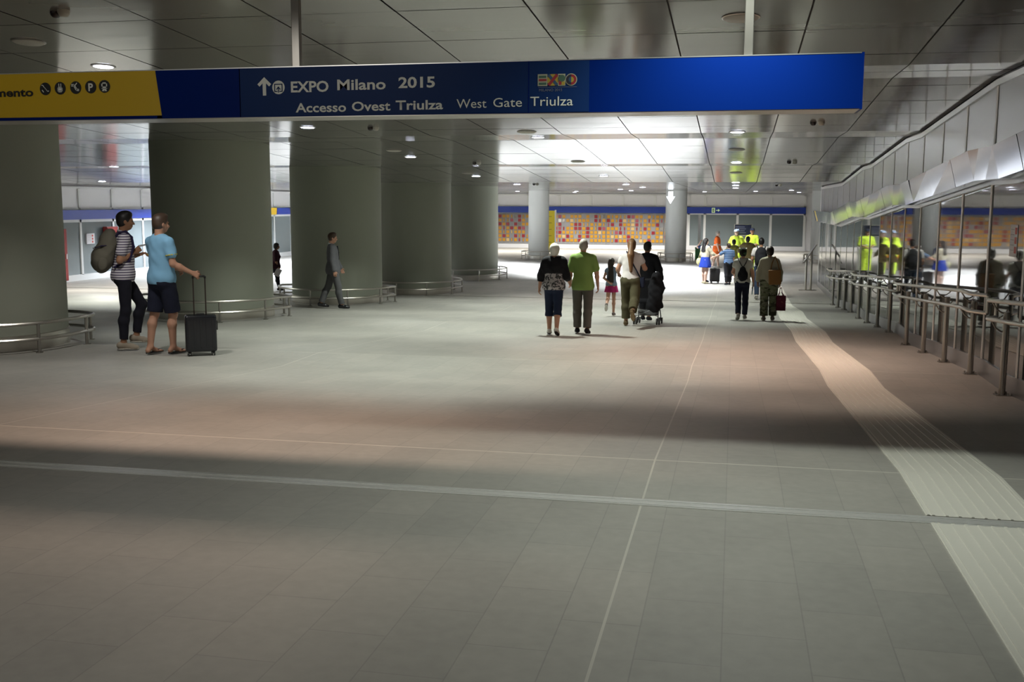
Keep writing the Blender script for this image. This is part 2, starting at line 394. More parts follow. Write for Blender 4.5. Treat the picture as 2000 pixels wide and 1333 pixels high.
# ------------------------------------------------------------------ overhead direction sign
SD = 6.6; SZ0, SZ1 = 2.235, 2.552
def face_text(txt, x, z, h, wdt, m, parent, name, bold=0., y=SD-.0035, shear=0):
    """text lying in the sign's face: x = left edge, z = baseline, h = cap height, wdt = total width (world)"""
    c = bpy.data.curves.new(name, 'FONT'); c.body = txt; c.size = 1; c.offset = bold; c.resolution_u = 3; c.shear = shear; c.fill_mode = 'BOTH'; c.extrude = .0
    o = bpy.data.objects.new('t', c); COL.objects.link(o)
    bpy.context.view_layer.update()
    me = bpy.data.meshes.new_from_object(o.evaluated_get(bpy.context.evaluated_depsgraph_get()))
    bpy.data.objects.remove(o)
    n = len(me.vertices); co = np.zeros(n*3); me.vertices.foreach_get('co', co); co = co.reshape(-1, 3)
    x0, x1 = co[:, 0].min(), co[:, 0].max()
    sx = wdt/(x1-x0); sz = h/.73
    out = np.stack([(co[:, 0]-x0)*sx+x, np.full(n, y), co[:, 1]*sz+z], 1)
    l = parent.location; out -= np.array([l[0], l[1], l[2]])
    me.vertices.foreach_set('co', out.astype(np.float32).ravel()); me.materials.clear(); me.materials.append(m); me.name = name
    q = bpy.data.objects.new(name, me); COL.objects.link(q); q.parent = parent
    return q
def poly(pts, y=SD-.004):
    return MB().add([(p[0], y, p[1]) for p in pts], [tuple(range(len(pts)))])
def circ(cx, cz, r, n=28, a0=0, a1=360): return [(cx+r*math.cos(R(a0+(a1-a0)*k/n)), cz+r*math.sin(R(a0+(a1-a0)*k/n))) for k in range(n if a1-a0 >= 360 else n+1)]
def stroke(pts, w_, y=SD-.006):
    mb = MB()
    for (x0, z0), (x1, z1) in zip(pts, pts[1:]):
        dx, dz = x1-x0, z1-z0; L = math.hypot(dx, dz) or 1e-6; nx, nz = -dz/L*w_/2, dx/L*w_/2; ex, ez = dx/L*w_/2, dz/L*w_/2
        mb.add([(x0+nx-ex, y, z0+nz-ez), (x0-nx-ex, y, z0-nz-ez), (x1-nx+ex, y, z1-nz+ez), (x1+nx+ex, y, z1+nz+ez)], [(0, 1, 2, 3)])
    return mb
def big_sign():
    root = empty('overhead_sign', (-1.5, SD, 2.4), 0, 'long overhead direction sign, yellow at left and blue, hung across the passage', 'sign')
    P = lambda mb, n, m, **k: part(mb, n, m, root, **k)
    th = .30
    # blue housing with metal rims
    P(MB().box(-3.24+.003, .70, SD, SD+th, SZ0, SZ1), 'blue_housing', M_blue)
    P(MB().box(.70, .715, SD-.004, SD+th+.004, SZ0-.006, SZ1+.006), 'end_cap', M_blue)
    P(MB().box(-3.85, -3.243, SD, SD+th, SZ0, SZ1), 'blue_housing', M_blue)
    P(MB().add([(-7.2, SD-.001, SZ0+.02), (-3.815, SD-.001, SZ0+.02), (-3.852, SD-.001, SZ1), (-7.2, SD-.001, SZ1), (-7.2, SD+th, SZ0+.02), (-3.815, SD+th, SZ0+.02), (-3.852, SD+th, SZ1), (-7.2, SD+th, SZ1)],
        [(0, 1, 2, 3), (4, 7, 6, 5), (0, 4, 5, 1), (3, 2, 6, 7), (1, 5, 6, 2), (0, 3, 7, 4)]), 'yellow_panel', M_yel)
    P(MB().box(-7.2, .70, SD-.002, SD+th, SZ1, SZ1+.006), 'top_rim', M_alu)
    P(MB().box(-7.2, .70, SD+.002, SD+th, SZ0-.005, SZ0-.0005), 'bottom_rim', M_steeld)
    P(MB().box(-7.2, -3.815, SD, SD+th, SZ0, SZ0+.019), 'blue_housing', M_blue)
    P(MB().box(-3.235, -.905, SD-.003, SD-.0002, SZ0+.004, SZ1-.004), 'information_film', M_blued)
    P(MB().box(-1.289, -1.283, SD-.0045, SD-.003, SZ0, SZ1), 'film_seam', M_blue)
    for x in (-2.892, .052):
        mb = MB().box(x-.028, x+.028, SD+.125, SD+.17, SZ1+.012, HC+fz(SD)+.01); P(mb, 'hanger', M_steeld, bevel=.004)
    # white arrow
    ax, az = -3.06, 2.408
    P(MB().add([(p[0], SD-.005, p[1]) for p in [(-3.074, 2.373), (-3.050, 2.373), (-3.050, 2.452), (-3.028, 2.431), (-3.013, 2.446), (-3.062, 2.492), (-3.111, 2.446), (-3.096, 2.431), (-3.074, 2.452)]], [(0, 1, 2, 8), (2, 3, 4, 5), (2, 5, 8), (8, 5, 6, 7)]), 'arrow', M_letter)
    cx, cz = -2.963, 2.424
    P(poly(circ(cx, cz, .044)), 'gate_symbol', M_letter)
    ic = stroke([(cx-.010, cz-.026), (cx-.026, cz-.026), (cx-.026, cz+.02), (cx+.026, cz+.02), (cx+.026, cz-.026), (cx+.010, cz-.026)], .006)
    ic2 = stroke([(cx, cz-.03), (cx, cz+.0)], .006); ic3 = stroke([(cx-.012, cz-.012), (cx, cz+.002), (cx+.012, cz-.012)], .006)
    ic.add(ic2.v, ic2.f); ic.add(ic3.v, ic3.f); P(ic, 'gate_icon', M_blued)
    for t, x, z, h, wd, bd in (('EXPO', -2.875, 2.392, .070, .262, .026), ('Milano', -2.553, 2.400, .068, .330, .022), ('2015', -2.137, 2.406, .068, .243, .026),
                               ('Accesso', -2.845, 2.262, .060, .350, .02), ('Ovest', -2.455, 2.265, .060, .262, .02), ('Triulza', -2.157, 2.268, .060, .315, .02),
                               ('West', -1.752, 2.272, .059, .195, 0), ('Gate', -1.513, 2.275, .059, .185, 0), ('Triulza', -1.275, 2.278, .060, .27, 0)):
        face_text(t, x, z, h, wd, M_letter, root, 'lettering', bd, y=SD-.0052)
    # small logo of the fair
    y = SD-.0052; lg = mat('logo_cream', (.42, .42, .30), .5)
    cR, cY, cG, cB, cK = (mat('logo_red', (.30, .02, .03), .5), mat('logo_yellow', (.42, .30, .04), .5), mat('logo_green', (.06, .13, .09), .5), mat('logo_blue', (.03, .08, .16), .5), mat('logo_dark', (.02, .02, .04), .5))
    x0, z0, W, H = -1.224, 2.402, .060, .066
    def rect(a, b, c, d, m, nm='logo_stroke', yy=y-.001): P(MB().add([(a, yy, c), (b, yy, c), (b, yy, d), (a, yy, d)], [(0, 1, 2, 3)]), nm, m)
    rect(x0-.004, x0+W-.003, z0-.003, z0+H+.003, lg, 'logo_letter', y)
    rect(x0+.003, x0+W-.010, z0+.046, z0+.060, cG); rect(x0+.003, x0+W-.008, z0+.026, z0+.040, cR); rect(x0+.003, x0+W-.009, z0+.004, z0+.018, cG)
    x1 = x0+W+.001
    P(MB().add([(p[0], y, p[1]) for p in circ(x1+.030, z0+H/2, .038, 8, 22.5, 382.5)], [tuple(range(8))]), 'logo_letter', cY)
    q = stroke([(x1+.008, z0+.058), (x1+.052, z0+.008)], .018, y-.0010); P(q, 'logo_stroke', cB)
    q = stroke([(x1+.010, z0+.008), (x1+.052, z0+.058)], .018, y-.0016); P(q, 'logo_stroke', cR)
    x2 = x1+.064
    rect(x2-.002, x2+.045, z0-.003, z0+H+.003, lg, 'logo_letter', y)
    rect(x2+.004, x2+.020, z0+.002, z0+.026, cR); rect(x2+.004, x2+.020, z0+.026, z0+.062, cK); rect(x2+.022, x2+.042, z0+.002, z0+.022, cY)
    P(poly(circ(x2+.024, z0+.042, .021, 16), y-.0012), 'logo_stroke', cG)
    x3 = x2+.082
    P(poly(circ(x3, z0+H/2, .037), y), 'logo_letter', lg); P(poly(circ(x3, z0+H/2, .032), y-.001), 'logo_stroke', cR)
    P(poly(circ(x3, z0+H/2, .032, 16, 90, 270), y-.0014), 'logo_stroke', cK); P(poly(circ(x3, z0+H/2, .017), y-.0018), 'logo_stroke', cY); P(poly(circ(x3, z0+H/2, .017, 16, 90, 270), y-.0022), 'logo_stroke', cB)
    gl = mat('sign_letter_grey', (.16, .17, .22), .5)
    rect(x0, x3+.036, z0-.0125, z0-.0105, gl, 'logo_rule', y); face_text('MILANO 2015', x0+.005, z0-.036, .017, .145, gl, root, 'lettering', 0, y=y)
    # yellow part: end of a word and five round pictograms
    face_text('mento', -5.085, 2.400, .056, .300, M_black, root, 'lettering', .03, y=SD-.004)
    for k, x in enumerate((-4.690, -4.575, -4.455, -4.340, -4.235)):
        zc = 2.447+.002*k; P(poly(circ(x, zc, .043), SD-.003), 'pictogram_disc', M_black)
        f = .8; S = lambda pts, w_=.007: stroke([(x+a*f, zc+b*f) for a, b in pts], w_*.9, SD-.005)
        if k == 0:
            mb = S([(-.03, .03), (-.015, .03), (-.015, .012), (0, .012), (0, -.004), (.014, -.004), (.014, -.02), (.032, -.02)]); b2 = S([(-.028, -.012), (-.018, -.026)])
            mb.add(b2.v, b2.f)
        elif k == 1:
            mb = S([(-.02, -.03), (-.02, .008), (.02, .008), (.02, -.03), (-.02, -.03)]); b2 = S([(-.01, .018), (-.01, .035)]); b3 = S([(.01, .035), (.01, .018)]); b4 = S([(-.008, -.01), (.008, -.01)], .02)
            for q in (b2, b3, b4): mb.add(q.v, q.f)
        elif k == 2:
            mb = S([(-.036, .026), (-.012, .026), (.012, -.012), (.036, -.018), (.036, -.026), (.006, -.024), (-.016, .014), (-.036, .014)]); b2 = S([(0, .022), (.012, .036)])
            mb.add(b2.v, b2.f)
        elif k == 3:
            P(MB().add([], []), 'x', M_letter) if False else None
            face_text('P', x-.017, zc-.026, .052, .036, M_letter, root, 'pictogram', .03, y=SD-.005); continue
        else:
            mb = S([(-.022, -.024), (-.022, .028), (.022, .028), (.022, -.024), (-.022, -.024)], .009); b2 = S([(-.02, -.008), (.02, -.008)], .012); b3 = S([(-.016, -.034), (-.008, -.034)], .01); b4 = S([(.008, -.034), (.016, -.034)], .01)
            for q in (b2, b3, b4): mb.add(q.v, q.f)
        P(mb, 'pictogram', M_letter)
big_sign()

# ------------------------------------------------------------------ ceiling fittings
def ceil_z(d): return HC+fz(d)
ROWN = {-7: 'row beside the dark columns', -3.47: 'row left of the middle', -3.45: 'row left of the middle', 0: 'row in line with the pale guiding strip', -15.5: 'row beyond the dark columns', -20: 'row near the left wall', -19.5: 'row near the left wall'}
VIS = [(-7, 10.9), (-7, 16.7), (-7, 22.4), (-7, 28.4), (-7, 34.0), (-3.47, 18.7), (-3.47, 28.4), (-3.47, 34.3), (-3.47, 40.6), (0, 15.3), (0, 17.9), (0, 24.0), (0, 30.7), (0, 36.5), (0, 42.5), (-15.5, 24.4), (-19.5, 30.0), (-15.5, 36.4), (-20, 42.4), (-15.5, 48.4),
       (-5, 47), (-5, 52), (-8.3, 56), (-11.5, 56), (-1.6, 57), (1.0, 55), (3.4, 60), (-9, 60), (-3.5, 59), (2.5, 50)]
cnt = {}
NTH = ['nearest', 'second', 'third', 'fourth', 'fifth', 'sixth', 'seventh', 'eighth']
fi = 0
def downlight(x, d, label, lit=True, group='lit ceiling downlights'):
    z = ceil_z(d)
    sl = (fz(d+.2)-fz(d-.2))/.4
    root = empty('downlight', (x, d, z), 0, label, 'ceiling light', group); root.rotation_euler = (math.atan(sl), 0, 0)
    MB().lathe([(.135, .01), (.135, -.006), (.108, -.010)], n=24).build('bezel', M_white, root, smooth=True)
    MB().lathe([(.106, -.006), (.106, -.0115), (.06, -.014), (.01, -.0145)], n=24).build('lens', M_disc, root, smooth=True)
far = ['left of the arrow sign', 'behind the arrow sign', 'above the tile wall, left', 'above the tile wall, middle', 'right of the arrow sign', 'above the two hi-vis officers', 'above the last grey glass bay', 'above the yellow banner', 'close to the far wall, right of the tile wall', 'above the lectern side']
for x, d in VIS:
    if x in ROWN and d < 50 and (x, d) != (2.5, 50):
        k = cnt.get(ROWN[x], 0); cnt[ROWN[x]] = k+1
        lb = 'lit round downlight, %s of the %s' % (NTH[k], ROWN[x])
    else: lb = 'small bright far downlight '+far[fi]; fi += 1
    downlight(x, d, lb)
# unlit round covers between the lamps
for i, (x, d, lb) in enumerate([(-7, 9.62, 'top left, beside the smoke detector'), (0, 9.57, 'near the right hanger of the overhead sign'), (-6.95, 21.1, 'between two lit lamps over the third dark column'), (-3.47, 23.6, 'in the bright patch of ceiling, left of the middle'),
                            (-7, 27.5, 'over the fourth dark column'), (0, 21.4, 'between lit lamps of the middle row'), (0, 27.6, 'farther on in the middle row'), (-3.46, 17.6, 'just before the lit lamp under the sign logo')]):
    sl = (fz(d+.2)-fz(d-.2))/.4
    root = empty('loudspeaker', (x, d, ceil_z(d)), 0, 'unlit grey round ceiling cover '+lb, 'ceiling speaker', 'unlit round ceiling covers'); root.rotation_euler = (math.atan(sl), 0, 0)
    MB().lathe([(.15, .01), (.15, -.012), (.135, -.02), (.01, -.024)], n=28).build('cover', M_unlit, root, smooth=True)
    MB().lathe([(.165, .008), (.165, -.006), (.151, -.010)], n=28).build('rim', M_steeld, root, smooth=True)
for i, (x, d, lb) in enumerate([(-5.88, 8.5, 'at the top left corner of the view'), (-5.9, 16.8, 'under the sign lettering, left of the middle'), (-5.86, 23.8, 'above the fourth dark column'), (1.18, 16.8, 'just below the right end of the overhead sign'), (1.18, 23.9, 'halfway down the right ceiling bay'), (-6.2, 33, 'above the slim column left of the banner'), (1.34, 35.1, 'far down the right ceiling bay'), (-18, 31, 'above the left glass wall')]):
    root = empty('smoke_detector', (x, d, ceil_z(d)), 0, 'small smoke detector with dark camera dome '+lb, 'smoke detector', 'ceiling detectors')
    MB().lathe([(.052, .01), (.052, -.022), (.045, -.035), (.04, -.045), (.03, -.055)], (.06, .0, 0), 20).build('detector_body', M_unlit, root, smooth=True)
    MB().lathe([(.048, .01), (.048, -.018), (.042, -.034), (.028, -.05), (.006, -.056)], (-.055, .05, 0), 20).build('dark_dome', mat('dome_black', (.02, .01, .01), .2), root, smooth=True)

# ------------------------------------------------------------------ handrails along the right wall
def handrail(d0, d1, label, n=4, off=.6):
    root = empty('handrail', (2.75, d0, fz(d0)), 0, label, 'handrail'); P = lambda mb, nm, m: part(mb, nm, m, root, smooth=True)
    xr, xw = 2.64, 2.78; h1, h0 = .995, .80
    yy = ys_between(d0+.28, d1-.28)
    def line(h): return [(xr, y, fz(y)+h) for y in yy]
    pts = [(xw, d0, fz(d0)+h0)]+[(xw, d0, fz(d0)+h1)]+line(h1)+[(xw, d1, fz(d1)+h1), (xw, d1, fz(d1)+h0)]
    P(MB().tube([(xw, d0, fz(d0)+h0)]+[(xw, d0+.0, fz(d0)+h1)], .022), 'end_loop', M_steel)
    P(MB().tube([(xw, d1, fz(d1)+h0)]+[(xw, d1+.0, fz(d1)+h1)], .022), 'end_loop', M_steel)
    for h in (h1, h0): P(MB().tube([(xw, d0, fz(d0)+h), (xr, d0+.26, fz(d0+.26)+h)]+line(h)[1:-1]+[(xr, d1-.26, fz(d1-.26)+h), (xw, d1, fz(d1)+h)], .022), 'rail', M_steel)
    for k in range(n):
        y = d0+off+k*1.58; z = fz(y)
        if y > d1-.1: break
        mb = MB().tube([(2.79, y, z), (2.79, y, z+.88)], .034, 14); P(mb, 'post', M_steeld)
        mb = MB().box(2.72, 2.86, y-.07, y+.07, z-.004, z+.012)
        for sx in (-.05, .05):
            for sy in (-.05, .05): mb.lathe([(.010, 0), (.010, .026), (.004, .028)], (2.79+sx, y+sy, z+.008), 8)
        P(mb, 'base_plate', M_steeld)
        for h in (h1, h0):
            pb = [(2.79, y, z+h-.13), (2.74, y, z+h-.125), (2.69, y, z+h-.09), (xr+.005, y, z+h-.02)]
            P(MB().tube(pb, .008, 8), 'bracket', M_steeld)
handrail(5.55, 12.05, 'double steel handrail cut by the right edge of the view, nearest of its row', 4, 1.35)
handrail(12.45, 18.75, 'double steel handrail, second of its row, longest run seen by the glass', 4, .72)
handrail(19.0, 25.3, 'double steel handrail, third of its row beside the second ramp', 4, .85)
handrail(25.6, 31.6, 'double steel handrail, farthest of its row before the far bays', 4, .55)

# ------------------------------------------------------------------ notices, boxes, banners
M_paper = mat('paper_white', (.62, .60, .62), .5); M_redp = mat('print_red', (.50, .05, .03), .5)
def notice_right():
    root = empty('notice', (XR-.003, 12.0, fz(12)+1.62), 0, 'white paper notice with three red squares on the right glass wall', 'notice')
    root.rotation_euler = (0, 0, 0)
    MB().box(-.004, 0, -.15, .15, -.17, .17).build('sheet', M_paper, root)
    for k in range(3): MB().box(-.007, -.0035, -.12, -.05, .07-.10*k, .14-.10*k).build('red_square', M_redp, root)
    for k in range(5): MB().box(-.006, -.0035, -.01, .12, .115-.055*k, .122-.055*k).build('text_line', mat('print_grey', (.35, .33, .35), .6), root)
notice_right()
def notice_left():
    root = empty('notice', (XL+.03, 34.75, .30), 0, 'white paper notice with red marks on the left glass wall', 'notice')
    MB().box(-.04, .012, -.24, .24, -.19, .19).build('sheet', M_paper, root)
    for k in range(3): MB().box(.011, .015, .07, .15, .07-.11*k, .14-.11*k).build('red_square', M_redp, root)
    for k in range(4): MB().box(.011, .014, -.18, .0, .10-.06*k, .108-.06*k).build('text_line', mat('print_grey'), root)
notice_left()
def red_box(d, y1, z0, z1, label, w_=.72):
    root = empty('fire_cabinet', (XL+.065, d, z0), 0, label, 'fire cabinet')
    MB().box(0, .17, 0, w_, 0, z1-z0).build('cabinet_body', M_red, root, bevel=.01)
    MB().box(.17, .185, .03, w_-.03, .03, z1-z0-.03).build('door', M_red, root, bevel=.004)
    MB().box(.185, .21, w_-.12, w_-.08, (z1-z0)*.42, (z1-z0)*.52).build('handle', M_alu, root)
red_box(35.5, 0, -.62, .72, 'red wall cabinet on the left glass wall, behind the backpack man')
red_box(32.35, 0, -1.12, .70, 'tall red wall cabinet half hidden by the nearest dark column', .7)
# yellow banner
def banner():
    x0, d = -10.78, 58.8; z = fz(d)
    xa = -9.86
    root = empty('banner', (-9.98, d, z), 0, 'tall yellow banner with vertical marks standing left of the tile wall', 'banner')
    MB().box(-.30, .05, 0, .05, .05, 2.40).build('yellow_board', mat('banner_yellow', (.75, .60, .02), .4), root)
    MB().box(.052, .13, -.01, .07, 0.0, 2.44).build('white_edge', M_white, root)
    for k in range(5): MB().box(-.28, -.12, -.006, -.001, .62+.36*k, .64+.36*k).build('mark', M_black, root)
banner()
# green bin, white totem
def bin_():
    d = 53.75; z = fz(d)
    root = empty('bin', (-1.72, d, z), 0, 'green bin standing right of the slim light column', 'bin')
    mg = mat('bin_green', (.02, .22, .05), .4)
    MB().box(-.17, .17, -.2, .2, .04, .58).build('bin_body', mg, root, bevel=.02); MB().box(-.19, .19, -.22, .22, .585, .64).build('lid', mg, root, bevel=.015)
    MB().box(-.15, .15, -.18, .18, 0, .04).build('base', M_black, root)
    d = 54.6
    root = empty('totem', (-1.74, d, z), 0, 'narrow white upright panel behind the green bin', 'panel')
    MB().box(-.07, .07, -.03, .03, .04, 2.25).build('upright_panel', M_white, root, bevel=.01); MB().box(-.2, .2, -.2, .2, 0, .04).build('foot', M_alu, root)
bin_()
# glowing arrow hanging from the ceiling
def arrow_sign():
    d = 49.5; x = -2.93; z1 = ceil_z(d)
    root = empty('arrow_sign', (x, d, z1), 0, 'glowing white down arrow hanging from the ceiling by the slim column', 'arrow sign')
    me = mat('arrow_lit', (.9, .9, .9), .4, emit=(.85, .9, 1.), es=2.2)
    prof = [(0, -.64), (.20, -.30), (.11, -.30), (.11, -.08), (-.11, -.08), (-.11, -.30), (-.20, -.30)]
    mb = MB(); n = len(prof)
    for y in (-.04, .04): mb.v += [(a, y, b) for a, b in prof]
    mb.f += [(0, 1, 6), (2, 3, 4, 5), (1, 2, 5, 6), (n, n+6, n+1), (n+2, n+5, n+4, n+3), (n+1, n+6, n+5, n+2)]+[(i, (i+1) % n, (i+1) % n+n, i+n) for i in range(n)]
    mb.mi += [0]*(len(mb.f)-len(mb.mi)); mb.build('arrow_box', me, root)
    MB().tube([(0, 0, -.08), (0, 0, 0)], .012, 8).build('hanger', M_steeld, root)
arrow_sign()
# exit pictogram on the far blue band
def exit_sign():
    root = empty('exit_sign', (-1.22, DF-.165, Z0+2.41), 0, 'small pale green exit sign with running man and arrow on the blue band', 'exit sign')
    eg = mat('exit_green', (.55, .70, .42), .5, emit=(.6, .8, .45), es=.25); dk = mat('exit_dark', (.02, .10, .03), .5)
    MB().box(-.16, .04, -.02, 0, -.15, .15).build('plate', eg, root)
    MB().box(-.11, -.02, -.024, -.0205, -.10, .10).build('door_mark', dk, root)
    MB().box(-.075, -.055, -.027, -.0245, -.06, .06).build('figure', eg, root)
    MB().add([(.10, -.02, -.025), (.22, -.02, -.025), (.22, -.02, -.09), (.33, -.02, 0), (.22, -.02, .09), (.22, -.02, .025), (.10, -.02, .025)], [(0, 1, 5, 6), (1, 2, 3), (1, 3, 5), (5, 3, 4)]).build('arrow', eg, root)
exit_sign()
# information screen on a stand
def screen_stand():
    x, d = .33, 45.5; z = fz(d)
    root = empty('information_screen', (x, d, z), 0, 'dark information screen on a beige post behind the hi-vis officer', 'screen')
    MB().box(.22, .52, .0, .12, 0, 1.46).build('post', mat('beige_post', (.52, .50, .44), .5), root, bevel=.01)
    MB().box(-.34, .40, -.08, 0, 1.50, 1.98).build('frame', M_steeld, root, bevel=.01)
    MB().box(-.31, .37, -.086, -.0805, 1.53, 1.95).build('screen', mat('screen_dark', (.02, .025, .06), .2), root)
    for k in range(4): MB().box(-.28, .1+.05*(k % 2), -.09, -.0865, 1.85-.08*k, 1.868-.08*k).build('text_line', mat('print_pale', (.3, .32, .4), .5), root)
screen_stand()
# lectern with tilted board
def lectern():
    x, d = 2.43, 36.0; z = fz(d)
    root = empty('lectern', (x, d, z), R(0), 'slim steel lectern with tilted information board near the end of the right wall', 'lectern')
    MB().tube([(-.06, 0, .01), (-.06, 0, 1.18)], .035, 12).build('post', M_steel, root, smooth=True)
    MB().tube([(.10, 0, .01), (.10, 0, 1.30)], .035, 12).build('post', M_steel, root, smooth=True)
    MB().box(-.28, .28, -.14, .14, 0, .014).build('foot', M_steeld, root)
    T = Matrix.Translation((.04, 0, 1.22)) @ Euler((0, R(-57), 0)).to_matrix().to_4x4()
    MB().box(-.36, .36, -.24, .24, -.015, .015, T=T).build('board', M_steeld, root, bevel=.004)
    MB().box(-.33, .33, -.21, .21, .016, .019, T=T).build('tactile_plate', mat('plate_grey', (.35, .36, .38), .3, metal=.6), root)
lectern()

# ------------------------------------------------------------------ tile display on the far wall
MT = [mat('tile_yellow', (.42, .20, .006), .35), mat('tile_red', (.22, .006, .012), .35), mat('tile_pink', (.27, .05, .07), .35), mat('tile_pale', (.50, .33, .13), .3), mat('tile_shiny', (.8, .75, .7), .08, metal=.8)]
def tile_display():
    rnd = random.Random(11)
    px, pz = .252, .247; sz = .188; yb = DF-.14
    tm = []
    for m in MT: 
        o = MB().box(-sz/2, sz/2, -.018, 0, -sz/2, sz/2).build('tile', m); tm.append(o.data); bpy.data.objects.remove(o)
    tn = []
    for m in MT:
        o = MB().box(-.035, .035, -.05, 0, -sz/2, sz/2).build('tile', m); tn.append(o.data); bpy.data.objects.remove(o)
    x = -14.95; mods = []
    names = ['seen between the farthest dark column and slim column', 'right of the yellow banner', 'middle one, beyond the ponytailed person', 'narrow end piece beside the arrow sign']
    starts = [(-14.95, 14), (-11.36, 14), (-7.80, 14), (-4.24, 5)]
    for i, (xs, nc) in enumerate(starts):
        root = empty('tile_display', (xs, DF, Z0), 0, 'rack of red and yellow tiles, '+names[i], 'tile display', 'tile display modules')
        wd = nc*px+.02
        MB().box(0, wd, -.13, -.10, .27, 2.17).build('backing', M_backg, root)
        for c in range(nc+1): MB().box(c*px-.004+.005, c*px+.004+.005, -.14, -.131, .30, 2.12).build('rack_bar', M_steeld, root)
        for c in range(nc):
            for r_ in range(7):
                u = rnd.random(); cxx = c*px+px/2+.01; cz = 2.01-.02-r_*pz
                t = 0 if u < .50 else 1 if u < .82 else 2 if u < .90 else 3 if u < .975 else 4
                if r_ in (0, 6) and rnd.random() < .6: t = 0
                v = rnd.random(); me = tm[t]; rz = rnd.uniform(-.04, .04)
                if v < .09: continue
                if v < .26: me = tn[t]
                o = bpy.data.objects.new('tile', me); COL.objects.link(o); o.parent = root; o.location = (cxx, -.142, cz); o.rotation_euler = (rnd.uniform(-.03, .03), 0, rz)
tile_display()

